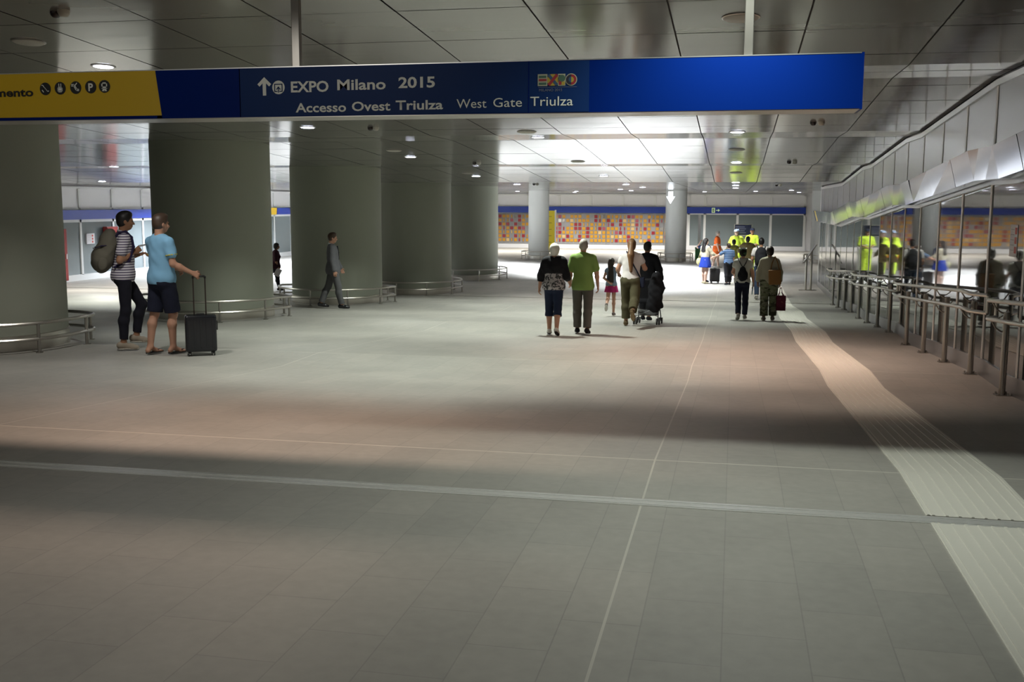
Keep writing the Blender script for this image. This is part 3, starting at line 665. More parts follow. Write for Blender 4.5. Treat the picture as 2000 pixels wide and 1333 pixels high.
# ------------------------------------------------------------------ people: distance-field bodies meshed as one surface
def V(*a): return np.array(a, float)
class SDF:
    """collects rounded cones and ellipsoids, blends them smoothly, meshes them with surface nets"""
    def __init__(s): s.p = []; s.cuts = []
    def cone(s, a, b, ra, rb, k=.03, sy=1., fr=None): s.p.append(('c', V(*a), V(*b), ra, rb, k)); return s
    def ell(s, c, r, k=.03, rot=None, neg=False): s.p.append(('e', V(*c), V(*r), rot, neg, k)); return s
    def frus(s, c, r0, r1, ky, z0, z1, k=.02): s.p.append(('f', V(*c), (r0, r1, ky, z0, z1), None, None, k)); return s
    def box(s, c, r, rd, k=.01, rot=None): s.p.append(('b', V(*c), V(*r), rot, rd, k)); return s
    def cut(s, pt, n): s.cuts.append((V(*pt), V(*n)/np.linalg.norm(n))); return s
    def bounds(s):
        lo = V(9, 9, 9); hi = -lo
        for q in s.p:
            a, b = s.bb(q); lo = np.minimum(lo, a); hi = np.maximum(hi, b)
        return lo, hi
    def bb(s, q):
        if q[0] == 'c': r = max(q[3], q[4]); return np.minimum(q[1], q[2])-r, np.maximum(q[1], q[2])+r
        if q[0] == 'f':
            r0, r1, ky, z0, z1 = q[2]; r = max(r0, r1); return q[1]+V(-r, -r, z0), q[1]+V(r, r, z1)
        e = V(1, 1, 1)*max(q[2]) if q[3] is not None else q[2]
        if q[0] == 'b': e = e*1.3+q[4]
        return q[1]-e, q[1]+e
    def mesh(s, h, wob=0., seed=0):
        lo, hi = s.bounds(); lo = lo-3*h; hi = hi+3*h
        n = np.ceil((hi-lo)/h).astype(int)+1; Fd = np.full(tuple(n), .2, np.float32)
        ax = [lo[i]+h*np.arange(n[i]) for i in range(3)]
        for q in s.p:
            a, b = s.bb(q); pad = max(.05, q[5]*1.2)
            i0 = np.maximum(((a-pad-lo)/h).astype(int), 0); i1 = np.minimum(((b+pad-lo)/h).astype(int)+2, n)
            sl = tuple(slice(i0[i], i1[i]) for i in range(3))
            X = ax[0][sl[0]][:, None, None]; Y = ax[1][sl[1]][None, :, None]; Z = ax[2][sl[2]][None, None, :]
            if q[0] == 'c':
                p0, p1, r0, r1 = q[1:5]; d = p1-p0; L2 = max(float(d@d), 1e-9)
                t = np.clip(((X-p0[0])*d[0]+(Y-p0[1])*d[1]+(Z-p0[2])*d[2])/L2, 0, 1)
                D = np.sqrt((X-p0[0]-t*d[0])**2+(Y-p0[1]-t*d[1])**2+(Z-p0[2]-t*d[2])**2)-(r0+(r1-r0)*t)
            elif q[0] == 'e' or q[0] == 'b':
                c, r, rot = q[1:4]; x, y, z = X-c[0], Y-c[1], Z-c[2]
                if rot is not None: x, y, z = (rot[0, 0]*x+rot[1, 0]*y+rot[2, 0]*z, rot[0, 1]*x+rot[1, 1]*y+rot[2, 1]*z, rot[0, 2]*x+rot[1, 2]*y+rot[2, 2]*z)
                if q[0] == 'e':
                    k0 = np.sqrt((x/r[0])**2+(y/r[1])**2+(z/r[2])**2); k1 = np.sqrt((x/r[0]**2)**2+(y/r[1]**2)**2+(z/r[2]**2)**2)
                    D = k0*(k0-1)/np.maximum(k1, 1e-6)
                    D = np.where(k0 < .05, -min(r), D)
                else:
                    ax_, ay_, az_ = np.abs(x)-r[0], np.abs(y)-r[1], np.abs(z)-r[2]
                    D = np.sqrt(np.maximum(ax_, 0)**2+np.maximum(ay_, 0)**2+np.maximum(az_, 0)**2)+np.minimum(np.maximum(ax_, np.maximum(ay_, az_)), 0)-q[4]
            else:
                r0, r1, ky, z0, z1 = q[2]; x, y, z = X-q[1][0], (Y-q[1][1])/ky, Z-q[1][2]
                t = np.clip((z-z0)/(z1-z0), 0, 1); an = np.arctan2(y, x)
                rad = r0+(r1-r0)*t; rad = rad*(1+.035*np.sin(an*9+1)*(1-t))
                D = np.maximum((np.sqrt(x*x+y*y)-rad)*ky, np.maximum(z0-z, z-z1))
            D = np.broadcast_to(D, Fd[sl].shape).astype(np.float32); G = Fd[sl]; k = q[5]
            if q[0] == 'e' and q[4]: Fd[sl] = np.maximum(G, -D)
            else:
                hh = np.maximum(k-np.abs(G-D), 0)/k; Fd[sl] = np.minimum(G, D)-hh*hh*k*.25
        if wob or s.cuts:
            X, Y, Z = ax[0][:, None, None], ax[1][None, :, None], ax[2][None, None, :]
            if wob: Fd += wob*(np.sin(X*31+Z*17+seed)*np.sin(Y*27-Z*23+seed*2)+.6*np.sin(Z*47+X*21+seed)*np.sin(X*38-Y*33)).astype(np.float32)
            for p, nn in s.cuts: Fd = np.maximum(Fd, ((X-p[0])*nn[0]+(Y-p[1])*nn[1]+(Z-p[2])*nn[2]).astype(np.float32))
        return nets(Fd, lo, h)
def nets(Fd, lo, h):
    S = Fd < 0; n = Fd.shape
    c = np.zeros((n[0]-1, n[1]-1, n[2]-1), np.int8)
    for i in (0, 1):
        for j in (0, 1):
            for k in (0, 1): c += S[i:n[0]-1+i, j:n[1]-1+j, k:n[2]-1+k]
    act = (c > 0) & (c < 8); idx = np.full(act.shape, -1, np.int64); cells = np.argwhere(act); idx[act] = np.arange(len(cells))
    acc = np.zeros((len(cells), 3)); cnt_ = np.zeros(len(cells))
    i, j, k = cells.T
    cor = [(a, b, c_) for a in (0, 1) for b in (0, 1) for c_ in (0, 1)]
    for a in cor:
        for ax_ in range(3):
            if a[ax_]: continue
            b = list(a); b[ax_] = 1
            fa = Fd[i+a[0], j+a[1], k+a[2]]; fb = Fd[i+b[0], j+b[1], k+b[2]]; m = (fa < 0) != (fb < 0)
            t = np.where(m, fa/np.where(m, fa-fb, 1), 0)
            p = np.tile(np.array(a, float), (len(cells), 1)); p[:, ax_] += t; acc[m] += p[m]; cnt_[m] += 1
    verts = (cells+acc/np.maximum(cnt_, 1)[:, None])*h+lo
    faces = []
    for ax_ in range(3):
        u, v = (ax_+1) % 3, (ax_+2) % 3
        sa = [slice(None)]*3; sb = [slice(None)]*3; sa[ax_] = slice(0, -1); sb[ax_] = slice(1, None)
        d = S[tuple(sa)] != S[tuple(sb)]; e = np.argwhere(d)
        e = e[(e[:, u] > 0) & (e[:, v] > 0) & (e[:, u] < n[u]-1) & (e[:, v] < n[v]-1)]
        q = []
        for du, dv in ((1, 1), (0, 1), (0, 0), (1, 0)):
            w_ = e.copy(); w_[:, u] -= du; w_[:, v] -= dv; q.append(idx[w_[:, 0], w_[:, 1], w_[:, 2]])
        q = np.stack(q, 1); ins = S[e[:, 0], e[:, 1], e[:, 2]]; q[~ins] = q[~ins][:, ::-1]; faces.append(q)
    return verts, np.concatenate(faces)
def np_obj(name, verts, faces, m, parent, scale=1.):
    me = bpy.data.meshes.new(name); verts = np.asarray(verts)*scale
    me.vertices.add(len(verts)); me.vertices.foreach_set('co', verts.astype(np.float32).ravel())
    me.loops.add(len(faces)*4); me.loops.foreach_set('vertex_index', faces.astype(np.int32).ravel())
    me.polygons.add(len(faces)); me.polygons.foreach_set('loop_start', np.arange(0, len(faces)*4, 4, dtype=np.int32)); me.polygons.foreach_set('loop_total', np.full(len(faces), 4, np.int32))
    me.polygons.foreach_set('use_smooth', np.ones(len(faces), bool)); me.update(); me.validate(); me.materials.append(m)
    o = bpy.data.objects.new(name, me); COL.objects.link(o); o.parent = parent
    return o
def rotm(rx=0, ry=0, rz=0): return np.array(Euler((R(rx), R(ry), R(rz))).to_matrix())
def unit(v): v = V(*v); return v/np.linalg.norm(v)

# cloth and skin materials
def cloth(name, col=(.5,.5,.5), rough=.85): return mat(name, col, rough, spec=.25)
def striped(name, a, b, per, duty, off=0.):
    if name in MATS: return MATS[name]
    m = mat(name, a, .85, spec=.25); nt = m.node_tree; tc = N(nt, 'ShaderNodeTexCoord'); sp = N(nt, 'ShaderNodeSeparateXYZ'); nt.links.new(tc.outputs['Object'], sp.inputs[0])
    f = math_(nt, 'LESS_THAN', math_(nt, 'FRACT', math_(nt, 'MULTIPLY', math_(nt, 'ADD', sp.outputs[2], off), 1/per)), duty)
    nt.links.new(mixc(nt, f, a, b), nt.nodes['Principled BSDF'].inputs['Base Color']); return m
def blotch(name, a, b, scale, thr, stretch=(1, 1, 1), c=None):
    if name in MATS: return MATS[name]
    m = mat(name, a, .85, spec=.25); nt = m.node_tree; tc = N(nt, 'ShaderNodeTexCoord'); mp = N(nt, 'ShaderNodeMapping'); mp.inputs['Scale'].default_value = stretch; nt.links.new(tc.outputs['Object'], mp.inputs[0])
    f = math_(nt, 'GREATER_THAN', noise(nt, mp.outputs[0], scale, 4), thr); col = mixc(nt, f, a, b)
    if c: col = mixc(nt, math_(nt, 'GREATER_THAN', noise(nt, mp.outputs[0], scale*1.7, 2), thr+.06), col, c)
    nt.links.new(col, nt.nodes['Principled BSDF'].inputs['Base Color']); return m
SK = mat('skin_fair', (.46, .25, .17), .55, spec=.3); SKT = mat('skin_tan', (.33, .17, .10), .55, spec=.3); SKP = mat('skin_pale', (.55, .36, .28), .55, spec=.3)
M_eye = mat('eye_dark', (.02, .015, .015), .2); M_sole = mat('sole_pale', (.5, .47, .42), .6)
BLK = cloth('cloth_black', (.010, .010, .013)); NAVY = cloth('cloth_navy', (.012, .016, .035))

def person(name_label, loc, rz, H, skin, h=.012, girth=1., sex='m', lean=0., legs=((12, 6), (-14, 10)), arms=None, head=(0, 0), toes=(0, 0),
           top=None, bottom=None, shoes=None, hair=None, spread=.09, hands_curl=35, torso_twist=0, lift=(0, 0), extras=None, cat='person', feetz=None):
    """legs: (hip forward deg, knee bend deg) left,right (left = -x); arms: dict side-> (upper dir, fore dir)
       local +Y is where the person faces; measured for a body 1.75 m tall, then scaled"""
    s = H/1.75; root = empty('person', loc, R(rz), name_label, cat)
    female = sex == 'f'
    B = {}
    # legs
    hz = .93
    J = {}
    for i, sd in enumerate((-1, 1)):
        hp, kn = legs[i]; hip = V(sd*spread, 0, hz-.02)
        a = R(hp); knee = hip+V(sd*.01, math.sin(a), -math.cos(a))*.43
        b = R(hp-kn); ank = knee+V(-sd*.005, math.sin(b), -math.cos(b))*.41
        J[sd] = [hip, knee, ank, b]
    # ground: lowest sole
    foot = {}
    for i, sd in enumerate((-1, 1)):
        hip, knee, ank, b = J[sd]; pt = toes[i]       # foot pitch, positive = toes down, heel lifted
        fd = V(.10*sd, math.cos(R(pt)), -math.sin(R(pt))); fd /= np.linalg.norm(fd); up = np.cross(V(1, 0, 0), fd); up /= np.linalg.norm(up)
        heel = ank-fd*.045-up*.065; toe = ank+fd*.155-up*.075; ball = ank+fd*.09-up*.07
        foot[sd] = [heel, ball, toe, up, fd]
    dz = -min(min(foot[sd][q][2]-.032 for q in (0, 2)) for sd in (-1, 1))
    for sd in (-1, 1):
        for q in range(3): J[sd][q] = J[sd][q]+V(0, 0, dz); foot[sd][q] = foot[sd][q]+V(0, 0, dz)
    hz += dz
    RT = rotm(-lean, 0, torso_twist); PV = V(0, 0, hz)
    def T(x, y, z): return PV+RT@(V(x, y, z)-V(0, 0, .93))
    g = girth; sw = .176 if not female else .154
    sw *= (1+(g-1)*.6)
    up_arm, fo_arm, hand_l = .285, .245, .17
    A = {}
    arms = arms or {}
    for sd in (-1, 1):
        U, Fo = arms.get(sd, ((sd*.12, .0, -1), (sd*.06, .22, -1)))
        sh = T(sd*sw, -.005, 1.405); U = RT@unit(U); Fo = unit(Fo); Fo = RT@Fo
        el = sh+U*up_arm; wr = el+Fo*fo_arm; A[sd] = (sh, el, wr, Fo)
    def torso(S, inf, lowz=None):
        i = inf
        S.cone(T(-sw*.60, 0, 1.395), T(sw*.60, 0, 1.395), .064*g**.6+i, .064*g**.6+i, .05); S.cone(T(0, -.01, 1.44), T(sw*.5, -.01, 1.42), .045, .04, .06)
        S.ell(T(0, .005, 1.27), (.158*g+i, .108*g+i, .19+i), .06, RT)
        if female: 
            for q in (-1, 1): S.ell(T(q*.072, .085*g, 1.25), (.062*g+i, .055*g+i, .062+i), .04, RT)
            S.ell(T(0, 0, 1.08), (.128*g+i, .095*g+i, .16+i), .06, RT); S.ell(T(0, -.012, .93), (.170*g+i, .118*g+i, .13+i), .06, RT)
        else:
            S.ell(T(0, .005, 1.08), (.142*g+i, .102*g+i, .18+i), .06, RT); S.ell(T(0, -.008, .93), (.160*g+i, .112*g+i, .12+i), .06, RT)
        for q in (-1, 1): S.ell(T(q*.07, -.062*g, .89), (.078*g+i, .07*g+i, .085+i), .04, RT)
    def leg(S, sd, inf, frac=1., gq=None):
        hip, knee, ank, b = J[sd]; gg = (gq or g); i = inf
        up_ = RT@V(0, 0, 0)
        if frac <= 1:
            e = hip+(knee-hip)*frac; S.cone(hip, e, .088*gg+i, (.088+( .056-.088)*frac)*gg+i, .03)
        else:
            S.cone(hip, knee, .088*gg+i, .056*gg+i, .03); f = frac-1; e = knee+(ank-knee)*f
            cf = unit(np.cross(V(1, 0, 0), ank-knee)); back = -cf if cf[1] > 0 else cf
            mid = knee+(ank-knee)*.32+back*.018
            if f > .4: S.cone(knee, mid, .053*gg+i, .056*gg+i, .03); S.cone(mid, e, .056*gg+i, (.056+(.037-.056)*(f-.32)/.68)*(1+(gg-1)*.5)+i, .03)
            else: S.cone(knee, e, .053*gg+i, .056*gg+i, .03)
        return e, (knee-hip if frac <= 1 else ank-knee)
    # head frame
    hy, hp = head; RH = RT@rotm(-hp, 0, hy) if False else rotm(0, 0, torso_twist)@rotm(0, 0, hy)@rotm(-hp, 0, 0)
    nk = T(0, -.01, 1.46); HC0 = T(0, .018, 1.545)+RH@V(0, .0, .078)
    def Hd(x, y, z): return HC0+RH@V(x, y, z)
    # body
    S = SDF(); torso(S, 0)
    for sd in (-1, 1):
        leg(S, sd, 0, 2.0)
        sh, el, wr, Fo = A[sd]
        S.cone(sh, el, .050*g, .040*g, .04); S.cone(el, el+(wr-el)*.35, .040*g, .039*g, .03); S.cone(el+(wr-el)*.35, wr, .039*g, .026, .03)
        # hand: palm, four fingers, thumb
        inward = V(-sd, 0, 0); inward = RT@inward; pn = inward-Fo*(inward@Fo); pn /= np.linalg.norm(pn)     # palm normal faces the body
        ts = np.cross(Fo, pn)*(1 if True else -1); fwdv = RT@V(0, 1, 0)
        if ts@fwdv < 0: ts = -ts                                                                       # thumb side
        if abs(Fo[2]) < .35: pn = V(0, 0, -1)-Fo*(-Fo[2]); pn /= np.linalg.norm(pn); ts = np.cross(pn, Fo)*(-1); ts = ts if (ts@inward) > 0 else -ts
        A[sd] = (sh, el, wr, Fo, pn, ts)
        for q in (-.022, 0, .022): S.cone(wr+ts*q*.5+Fo*.012, wr+ts*q*1.15+Fo*.082, .019, .015, .012)
        cu = R(hands_curl)
        for n_, (q, L, ex) in enumerate(((.031, .072, .0), (.0105, .080, 3), (-.0105, .074, 8), (-.031, .058, 14))):
            b0 = wr+ts*q+Fo*.088; d1 = unit(Fo*math.cos(cu*.6+R(ex))+pn*math.sin(cu*.6+R(ex))); d2 = unit(Fo*math.cos(cu*1.6+R(ex))+pn*math.sin(cu*1.6+R(ex)))
            m1 = b0+d1*L*.5; S.cone(b0, m1, .0092, .0085, .006); S.cone(m1, m1+d2*L*.5, .0085, .0075, .006)
        tb = wr+ts*.022+Fo*.03; tm_ = tb+unit(ts*.75+Fo*.65+pn*.35)*.042; S.cone(tb, tm_, .013, .0105, .01); S.cone(tm_, tm_+unit(ts*.25+Fo*.9+pn*.4)*.032, .0105, .0085, .008)
        if shoes is None or shoes[0] == 'flip':
            he, ba, to, up2, fd = foot[sd]; ank = J[sd][2]
            S.cone(ank, he+up2*.01, .034, .032, .02); S.cone(ank-up2*.02, ba-up2*.0+up2*.005, .034, .028, .02); S.cone(ba, to, .03, .020, .02)
            sv = V(1, 0, 0)
            for q_ in range(5): S.cone(ba+sv*(.022-.012*q_)*sd*-1, to+sv*(.026-.013*q_)*sd*-1+fd*(.018-.006*q_), .010, .0085 if q_ else .011, .004)
        else:
            he, ba, to, up2, fd = foot[sd]; S.cone(J[sd][2], he+up2*.03, .034, .030, .02); S.cone(he+up2*.03, ba+up2*.01, .03, .022, .02)
    S.cone(nk-V(0, 0, .03), Hd(0, -.025, -.07), .054*(1+(g-1)*.4) if not female else .046, .050 if not female else .043, .035)
    # skull, jaw, face
    S.ell(Hd(0, -.010, .022), (.074, .094, .090), .02, RH); S.ell(Hd(0, .018, -.035), (.058, .068, .078), .03, RH)
    S.ell(Hd(0, .055, -.082), (.028, .024, .022), .03, RH); S.cone(Hd(0, .084, .008), Hd(0, .108, -.028), .009, .0135, .014)
    S.ell(Hd(0, .083, .020), (.045, .012, .010), .015, RH); S.ell(Hd(0, .088, -.057), (.022, .010, .006), .008, RH); S.ell(Hd(0, .085, -.068), (.018, .010, .006), .006, RH)
    for sd in (-1, 1):
        S.ell(Hd(sd*.076, -.008, -.012), (.010, .018, .031), .008, RH); S.ell(Hd(sd*.032, .077, -.030), (.022, .018, .022), .02, RH)
        S.ell(Hd(sd*.031, .094, .002), (.014, .010, .009), .01, RH, neg=True)
    v, f = S.mesh(h*.85 if h < .012 else h); body = np_obj('body', v, f, skin, root, s)
    for sd in (-1, 1):
        c = Hd(sd*.031, .080, .003)*s; mb = MB(); q = 8
        vs, fs = [], []
        mb.lathe([(.002, -.011), (.008, -.007), (.011, 0), (.008, .007), (.002, .011)], tuple(c), 10); e_ = mb.build('eye', M_eye, root, smooth=True)
    # trousers, shorts, skirt
    if bottom:
        kind, bm_, inf, fr = bottom[:4]
        S = SDF(); torso_cut = T(0, 0, 1.0)
        if kind == 'trousers':
            i = inf
            S.ell(T(0, -.008, .93), ((.170 if female else .160)*g+i, .116*g+i, .11+i), .05, RT)
            for q in (-1, 1): S.ell(T(q*.07, -.062*g, .89), (.078*g+i, .07*g+i, .085+i), .04, RT)
            for sd in (-1, 1):
                ex = bottom[4] if len(bottom) > 4 else 0
                hip, knee, ank, b = J[sd]
                if fr <= 1:
                    e = hip+(knee-hip)*fr; S.cone(hip, e, .09*g+i, (.09-.03*fr)*g+i+ex, .03); ax_ = knee-hip; kk = .09
                else:
                    f_ = fr-1; S.cone(hip, knee, .09*g+i, .060*g+i, .035); e = knee+(ank-knee)*f_
                    cf = unit(np.cross(V(1, 0, 0), ank-knee)); cf = -cf if cf[1] > 0 else cf; mid = knee+(ank-knee)*min(.32, f_)+cf*.018
                    S.cone(knee, mid, .058*g+i, .060*g+i, .03); S.cone(mid, e, .060*g+i, max(.043, (.064-.020*f_))*g**.5+i+ex, .03); ax_ = ank-knee
                    # break of the cloth over the shoe
                S.p.append(None)
            S.p = [p for p in S.p if p is not None]
            S.cut(T(0, 0, 1.00), RT@V(0, 0, 1))
            # open ends: cut each leg square by carving a cap beneath the hem
            v, f = S.mesh(h, wob=.0022, seed=3)
            # trim the rounded cuff
            np_obj('trousers' if fr > 1.6 else 'shorts', trim(v, J, fr), f, bm_, root, s)
        else:
            z0 = fr; i = inf
            S.frus(T(0, -.005, .93), bottom[4]*g, .150*g+i, .72, z0-.93, .10)
            np_obj('skirt', *S.mesh(h), bm_, root, s)
    if top:
        kind, tm2, inf, hem, sl = top[:5]; flare = top[5] if len(top) > 5 else 0
        S = SDF(); i = inf
        S.cone(T(-sw*.64, 0, 1.39), T(sw*.64, 0, 1.39), .062*g**.6+i*.8, .062*g**.6+i*.8, .05); S.cone(T(-.05, -.01, 1.425), T(.05, -.01, 1.425), .05+i*.6, .05+i*.6, .06); S.ell(T(0, .005, 1.27), (.158*g+i, .108*g+i, .19+i), .06, RT)
        if female:
            for q in (-1, 1): S.ell(T(q*.072, .085*g, 1.25), (.062*g+i, .055*g+i, .062+i), .04, RT)
        if hem < 1.12:
            S.ell(T(0, .003, 1.09), ((.140 if female else .148)*g+i+flare*.5, .104*g+i+flare*.4, .19+i), .06, RT)
        if hem < .96:
            S.ell(T(0, -.008, .93), ((.168 if female else .160)*g+i+flare, .120*g+i+flare, .15+i), .06, RT)
            if hem < .84: S.ell(T(0, -.01, .86), ((.172 if female else .165)*g+i+flare, .128*g+i+flare, .16+i), .06, RT)
        for sd in (-1, 1):
            sh, el, wr = A[sd][:3]
            if sl > 0:
                if sl <= 1: S.cone(sh+V(0,0,-.012), sh+(el-sh)*sl, .048*g**.7+i, .046*g+i+.004, .035)
                else: S.cone(sh+V(0,0,-.010), el, .048*g**.7+i, .043*g+i, .035); S.cone(el, el+(wr-el)*(sl-1), .045*g+i, .034*g+i, .03)
        S.cut(T(0, 0, hem), RT@V(0, 0, -1))
        S.ell(T(0, .03, 1.50), (.062, .066, .055), .01, neg=True)
        v, f = S.mesh(h, wob=.003 if kind != 'flat' else .001, seed=len(name_label))
        np_obj(kind if kind not in ('flat',) else 'shirt', v, f, tm2, root, s)
        if kind in ('polo_shirt', 'jacket'):
            S = SDF(); 
            for k in range(14):
                a0, a1 = 2*math.pi*k/14, 2*math.pi*(k+1)/14
                cr_ = .058+top[2]*.35; S.cone(T(cr_*math.cos(a0), cr_*math.sin(a0), 1.478-.022*math.sin(a0)), T(cr_*math.cos(a1), cr_*math.sin(a1), 1.478-.022*math.sin(a1)), .014, .014, .01)
            np_obj('collar', *S.mesh(h*.8), (top[6] if len(top) > 6 else tm2), root, s)
    if shoes:
        kind, sm, so = shoes
        for i_, sd in enumerate((-1, 1)):
            he, ba, to, up2, fd = foot[sd]; side = V(1, 0, 0)
            if kind == 'flip':
                S = SDF()
                for q in (-.02, .02): S.cone(he-up2*.022+side*q-fd*.01, to-up2*.008+side*q+fd*.03, .012, .012, .02)
                S.cone(to+fd*.0+up2*.02, ba+up2*.022+side*.035, .006, .006, .004); S.cone(to+up2*.02, ba+up2*.022-side*.035, .006, .006, .004)
                np_obj('flip_flop', *S.mesh(.008), sm, root, s); continue
            S = SDF()
            S.cone(he+up2*.022, ba+up2*.008, .040, .040, .03); S.cone(ba+up2*.006, to+up2*.002, .040, .031, .03)
            S.cone(ba+side*.012+up2*.0, to-fd*.02+side*.012, .034, .028, .02); S.cone(ba-side*.012, to-fd*.02-side*.012, .034, .028, .02)
            S.cone(J[sd][2]-up2*.02, he+up2*.03, .040, .038, .03)
            S.cut(he-up2*.030, -up2); 
            if kind == 'low': S.cut(J[sd][2]+up2*.012, up2)
            o = np_obj('shoe', *S.mesh(min(h, .011)), sm, root, s)
            if so:
                S = SDF(); S.cone(he-up2*.0, ba-up2*.004, .043, .044, .03); S.cone(ba-up2*.004, to-up2*.002, .044, .034, .03); S.cut(he-up2*.031, -up2); S.cut(he-up2*.012, up2)
                np_obj('sole', *S.mesh(min(h, .010)), so, o, s)
    if hair:
        kind, hm = hair[:2]; S = SDF(); a = .014 if kind != 'short' else .010
        if len(hair) > 4: a = hair[4]
        S.ell(Hd(0, -.014, .030), (.074+a, .094+a, .090+a), .02, RH)
        if kind == 'short':
            S.ell(Hd(0, -.040, -.02), (.070+a*.6, .060+a*.6, .065), .02, RH); S.ell(Hd(0, .03, .098), (.058, .05, .030), .03, RH)
            S.ell(Hd(0, .10, -.045), (.10, .098, .105), .01, RH, neg=True); 
            for sd in (-1, 1): S.ell(Hd(sd*.082, .012, -.045), (.02, .032, .05), .01, RH, neg=True)
        elif kind in ('bob', 'bun', 'long', 'tail'):
            S.ell(Hd(0, -.035, -.03), (.082, .078, .085 if kind != 'bun' else .07), .03, RH)
            S.ell(Hd(0, .115, -.04), (.085, .100, .115), .01, RH, neg=True)
            if kind == 'bun': S.ell(Hd(0, -.105, -.01), (.045, .04, .05), .01, RH)
            if kind == 'long':
                L = hair[2]; bw = hair[3] if len(hair) > 3 else .06
                for q in (-1, 0, 1): S.cone(Hd(q*.045, -.055, -.04), T(q*bw, -.115*g-.01, 1.60-L*(1-.08*abs(q))), .055, .040, .03)
            if kind == 'tail':
                L = hair[2]; S.ell(Hd(0, -.10, .03), (.035, .035, .035), .02, RH); S.cone(Hd(0, -.095, .02), T(.0, -.15, 1.42), .050, .066, .03); S.cone(T(0, -.15, 1.42), T(.01, -.135*g, 1.60-L), .066, .030, .03)
        v, f = S.mesh(h*.9, wob=.0016, seed=5); np_obj('hair', v, f, hm, root, s)
    P = dict(root=root, s=s, T=T, A=A, J=J, Hd=Hd, foot=foot, RT=RT, RH=RH, h=h, g=g, hz=hz)
    if extras: extras(P)
    return P
def trim(v, J, fr):
    """flatten the rounded ends of trouser legs into square hems"""
    v = v.copy()
    for sd in (-1, 1):
        hip, knee, ank, b = J[sd]
        if fr <= 1: e = hip+(knee-hip)*fr; ax_ = unit(knee-hip)
        else: e = knee+(ank-knee)*(fr-1); ax_ = unit(ank-knee)
        d = (v-e)@ax_; near = (np.linalg.norm(v-e, axis=1) < .16) & (d > .0) & (np.sign(v[:, 0]-(J[1][0][0]+J[-1][0][0])/2) == sd) if fr > 1 else (np.linalg.norm(v-e, axis=1) < .14) & (d > 0)
        v[near] = v[near]-np.outer(d[near]*.9, ax_)
    return v
def world_of(P, p):
    rt = P['root']; return rt.location+Matrix.Rotation(rt.rotation_euler.z, 3, 'Z') @ Vector(p*P['s'])
def sdf_obj(name, S, m, parent, h, s=1., wob=0.): return np_obj(name, *S.mesh(h, wob=wob), m, parent, s)

# ------------------------------------------------------------------ the people of the photograph
def G(x, d): return (x, d, fz(d))
hair_blk = mat('hair_black', (.010, .008, .008), .45); hair_brn = mat('hair_brown', (.055, .028, .016), .5); hair_dkb = mat('hair_dark_brown', (.028, .016, .011), .5)
hair_wht = mat('hair_white', (.68, .66, .60), .6); hair_gry = mat('hair_grey', (.24, .23, .21), .6); hair_lbr = mat('hair_light_brown', (.17, .085, .035), .5)

def held_root(P, name, label, cat):
    rt = P['root']; return empty(name, rt.location, rt.rotation_euler.z, label, cat)
def strap_line(S, pts, r=.012):
    for a, b in zip(pts, pts[1:]): S.cone(a, b, r, r, .01)

def rucksack(P, label, m, w_=.33, hh=.50, dd=.20, z=1.20, strap=None, y0=-.115, cat='backpack', h=.010, droop=0, name='rucksack'):
    T, s, rt, g = P['T'], P['s'], P['root'], P['g']
    root = empty(name, rt.location, rt.rotation_euler.z, label, cat)
    S = SDF(); RT = P['RT']@rotm(droop, 0, 0)
    c = T(0, y0*g-dd/2-.02, z)
    S.ell(c+RT@V(0, .03, .05), (w_*.5, dd*.55, hh*.48), .06, RT); S.ell(c+RT@V(0, .02, .12), (w_*.42, dd*.50, hh*.30), .06, RT); S.ell(c+RT@V(0, -.02, -.09), (w_*.52, dd*.62, hh*.36), .06, RT)
    S.cut(T(0, y0*g-.008, z), RT@V(0, 1, 0))
    sdf_obj('bag_body', S, m, root, h, s, wob=.005)
    S = SDF(); S.ell(c+RT@V(0, -dd*.42, -.10), (w_*.36, .05, hh*.20), .03, RT); sdf_obj('front_pocket', S, m, root, h, s, wob=.004)
    if h < .012:
        for sd in (-1, 1):
            S = SDF(); S.ell(c+RT@V(sd*w_*.45, -.01, -.14), (.035, .06, .10), .02, RT); sdf_obj('side_pocket', S, m, root, h, s, wob=.003)
            S = SDF(); strap_line(S, [c+RT@V(sd*w_*.47, .04, .10), c+RT@V(sd*w_*.47, -.06, .07), c+RT@V(sd*w_*.30, -dd*.60, .03)], .008); sdf_obj('side_strap', S, strap or m, root, .008, s)
        MB().box(-.09, .09, -.004, .004, -.006, .006, T=Matrix.Translation(Vector((c+RT@V(0, -dd*.62-.01, .02))*s))).build('zip', M_black, root)
    S = SDF(); S.cone(T(-.03, y0*g-.03, z+hh*.46), T(0, y0*g-.02, z+hh*.52), .009, .009, .01); S.cone(T(0, y0*g-.02, z+hh*.52), T(.03, y0*g-.03, z+hh*.46), .009, .009, .01); sdf_obj('grab_handle', S, strap or m, root, .008, s)
    for sd in (-1, 1):
        S = SDF(); pts = [T(sd*.085, y0*g-.01, z+hh*.36), T(sd*.105, -.06*g, 1.475), T(sd*.115, .02, 1.492), T(sd*.12, .095*g, 1.42), T(sd*.135, .118*g, 1.30), T(sd*.165*g, .06*g, 1.12), T(sd*.15*g, y0*g-.02, z-hh*.36)]
        for a, b in zip(pts, pts[1:]): S.cone(a, b, .016, .016, .012)
        sdf_obj('shoulder_strap', S, strap or m, root, .009, s)
    return root
